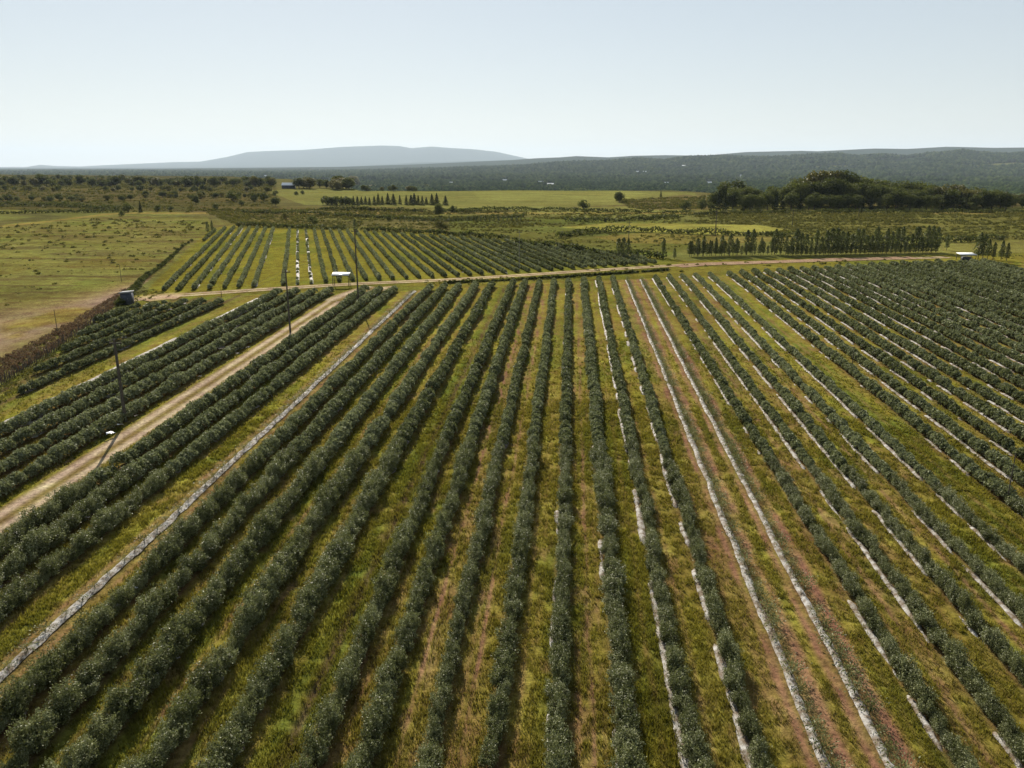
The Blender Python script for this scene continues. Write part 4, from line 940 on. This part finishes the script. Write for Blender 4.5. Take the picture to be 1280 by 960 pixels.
def house(px, py, wpx, hpx, label, name='farmhouse', cat='house', roofc=None, rz=0.1, open_side=False):
    p = P(px, py); m = mpp(p); w = wpx * m / 2; h = hpx * m; d = w * .6; e = empty(name, p, label, cat, None if cat == 'barn' else 'houses in the wooded valley', rz)
    hw = h * .55
    link('wall', mesh_np('wall', *box(-w, w, -d, d, -2, hw), M_WALLW if not open_side else M_WALLD), e)
    o = w * .05
    v = np.array([(-w - o, -d - o, hw + .01), (w + o, -d - o, hw + .01), (w + o, d + o, hw + .01), (-w - o, d + o, hw + .01), (-w - o, 0, h), (w + o, 0, h)])
    me = bpy.data.meshes.new('roof'); me.from_pydata(v.tolist(), [], [(0, 1, 5, 4), (2, 3, 4, 5), (0, 4, 3), (1, 2, 5), (0, 3, 2, 1)]); me.materials.append(roofc or M_WHITE)
    link('roof', me, e)
    for s in (-.55, 0, .55):
        if s == 0: link('door', mesh_np('door', *box(-w * .07, w * .07, -d - .06, -d - .01, 0, hw * .8), M_DARK), e)
        else: link('window', mesh_np('window', *box(s * w - w * .08, s * w + w * .08, -d - .06, -d - .01, hw * .4, hw * .75), M_DARK), e)
house(361, 235.5, 15, 7, 'long pale-roofed barn before the trees of the far left ridge', 'barn', 'barn', M_WHITE, .02, True)
HS = [(564, 230, 4, 2.6, 'white house speck at the near valley edge, left'), (631, 226.5, 5, 2.4, 'pale house roof in the valley trees over the meadow'), (676, 229, 6, 2.6, 'wide white roof in the valley above the meadow'), (688, 231.5, 8, 2.6, 'long low pale building beside the wide white roof'),
      (797, 216, 4, 2.2, 'left white house of a pair up the valley'), (806, 216, 5, 2.2, 'right white house of a pair up the valley'), (887, 230, 6, 2.8, 'white roofed house just left of the dark wood'), (833, 230, 5, 2.4, 'bluish pale house among valley trees'),
      (855, 208, 6, 1.6, 'pale farm on the forested hillside'), (925, 222, 3, 3.5, 'small tall white building behind the wood'), (1213, 228.5, 4, 2.2, 'upper white house right of the wood in the valley'), (1210, 233, 4, 2.4, 'lower white house right of the wood in the valley'), (332, 222, 4, 3, 'tiny white building on the far left skyline trees')]
for a_ in HS: house(*a_, rz=float(tg.uniform(-.4, .4)))

# torn pieces of film lying among the bushes
g = np.random.default_rng(33)
SCR = [(138, 547, 10), (150, 536, 8), (170, 525, 5), (118, 536, 4), (250, 475, 4), (277, 440, 6), (297, 446, 5), (310, 438, 5), (168, 744, 8), (148, 765, 7), (113, 799, 6), (84, 827, 6), (18, 892, 9), (199, 852, 9), (66, 926, 5), (276, 838, 8), (12, 910, 5), (328, 872, 8), (318, 886, 5), (339, 862, 5), (66, 684, 5), (110, 654, 5), (254, 790, 5), (223, 832, 5), (953, 955, 8), (578, 343, 4), (610, 343, 3)]
for i, (x, y, s) in enumerate(SCR):
    p = P(x, y); m = mpp(p) * s / 2
    q = np.linspace(-1, 1, 7); X, Y = np.meshgrid(q, q * .45); rg = 1 + .35 * (vnoise(np.arctan2(Y, X) * 2 + i, np.hypot(X, Y), i) - .5)
    V = np.stack([X * m * rg, Y * m * rg, .12 + .22 * vnoise(X * 2 + i * 7, Y * 3, 3)], -1).reshape(-1, 3)
    ii = np.arange(6)[:, None] * 7 + np.arange(6)[None]; Fq = np.stack([ii, ii + 1, ii + 8, ii + 7], -1).reshape(-1, 4)
    o = link('film_scrap', mesh_np('film_scrap', V, Fq, M_WHITE if s > 7 else M_FILM)); o.location = p + Vector((0, 0, .25)); o.rotation_euler = (.15, .1, float(g.uniform(.6, 1.3)))
    o['label'] = 'torn scrap of white film caught at the foot of a hedge'; o['category'] = 'film scrap'; o['group'] = 'torn scraps of white film'

# ------------------------------------------------------------------ valley forest (one mass)
def ico(level):
    import bmesh
    bm = bmesh.new(); bmesh.ops.create_icosphere(bm, subdivisions=level, radius=1)
    v = np.array([x.co[:] for x in bm.verts]); f = np.array([[a.index for a in p.verts] for p in bm.faces]); bm.free(); return v, f
def forest(name, n, r0, r1, lvl, smin, smax, seed, amax=40):
    g = np.random.default_rng(seed); r = np.sqrt(g.uniform(r0 ** 2, r1 ** 2, n)); a = np.radians(g.uniform(-amax, amax, n)); x = r * np.sin(a); y = r * np.cos(a); z = gz(x, y)
    px, py = proj(x, y, z); an = x / y
    edge = np.interp(an, [-0.9, -0.36, -0.19, 0.2, 0.3, 0.9], [1700, 1500, 600, 600, 480, 480])
    ok = (y > edge * 1.25) & (px > -80) & (px < 1360)
    for poly in ([(1108, 220.5), (1160, 220), (1195, 221), (1290, 221.5), (1290, 224.5), (1170, 223.5), (1110, 223)], [(1015, 207.5), (1060, 206.5), (1062, 209.5), (1018, 210.5)], [(1230, 205), (1270, 203), (1290, 206), (1240, 209)], [(855, 220.2), (880, 220.2), (880, 222), (855, 222)], [(780, 219), (810, 219), (812, 221), (782, 221)]):
        ok &= ~inpoly(px, py, poly)
    for h_ in HS: ok &= ~((np.abs(px - h_[0]) < h_[2] * .8) & (py > h_[1] - 1.2) & (py < h_[1] + h_[3] * .9))
    ok &= fbm(x / 260, y / 260, 95, 3) > .30
    x, y, z = x[ok], y[ok], z[ok]; n = len(x)
    sv, sf = ico(lvl); s = g.uniform(smin, smax, n) * (.75 + .6 * fbm(x / 200, y / 200, 97, 2)); tall = g.uniform(.7, 1.5, n)
    J = 1 + g.uniform(-.16, .16, (n, len(sv), 1))
    V = sv[None] * J * s[:, None, None]; V[:, :, 2] *= tall[:, None]; V += np.stack([x, y, z + s * tall * .30], 1)[:, None]
    Fq = sf[None] + (np.arange(n) * len(sv))[:, None, None]
    print(name, n)
    link(name, mesh_np(name, V.reshape(-1, 3), Fq.reshape(-1, 3), M_FOREST, smooth=True), kind='stuff')
M_FOREST = mat_leaf('far_forest', [(.2, (.010, .021, .006)), (.5, (.026, .043, .013)), (1.0, (.085, .10, .030))], patch=.006, rough=1.0, spec=.0, transl=.0)
forest('valley_forest', 120000, 800, 3600, 1, 3.5, 8.0, 61)
forest('hillside_forest', 210000, 3400, 9500, 1, 6, 13, 62)

# ------------------------------------------------------------------ the air
def haze():
    v, f = box(-50000, 50000, -300, 48500, -60, 1000)
    m = bpy.data.materials.new('haze_air'); m.use_nodes = True; t = m.node_tree
    for n in list(t.nodes):
        if n.type != 'OUTPUT_MATERIAL': t.nodes.remove(n)
    vol = N(t, 'ShaderNodeVolumePrincipled'); vol.inputs['Color'].default_value = (.62, .732, .86, 1); vol.inputs['Density'].default_value = 3.0e-5; vol.inputs['Anisotropy'].default_value = .15
    t.links.new(vol.outputs[0], t.nodes['Material Output'].inputs['Volume'])
    link('haze', mesh_np('haze', v, f, m), kind='stuff')
haze()
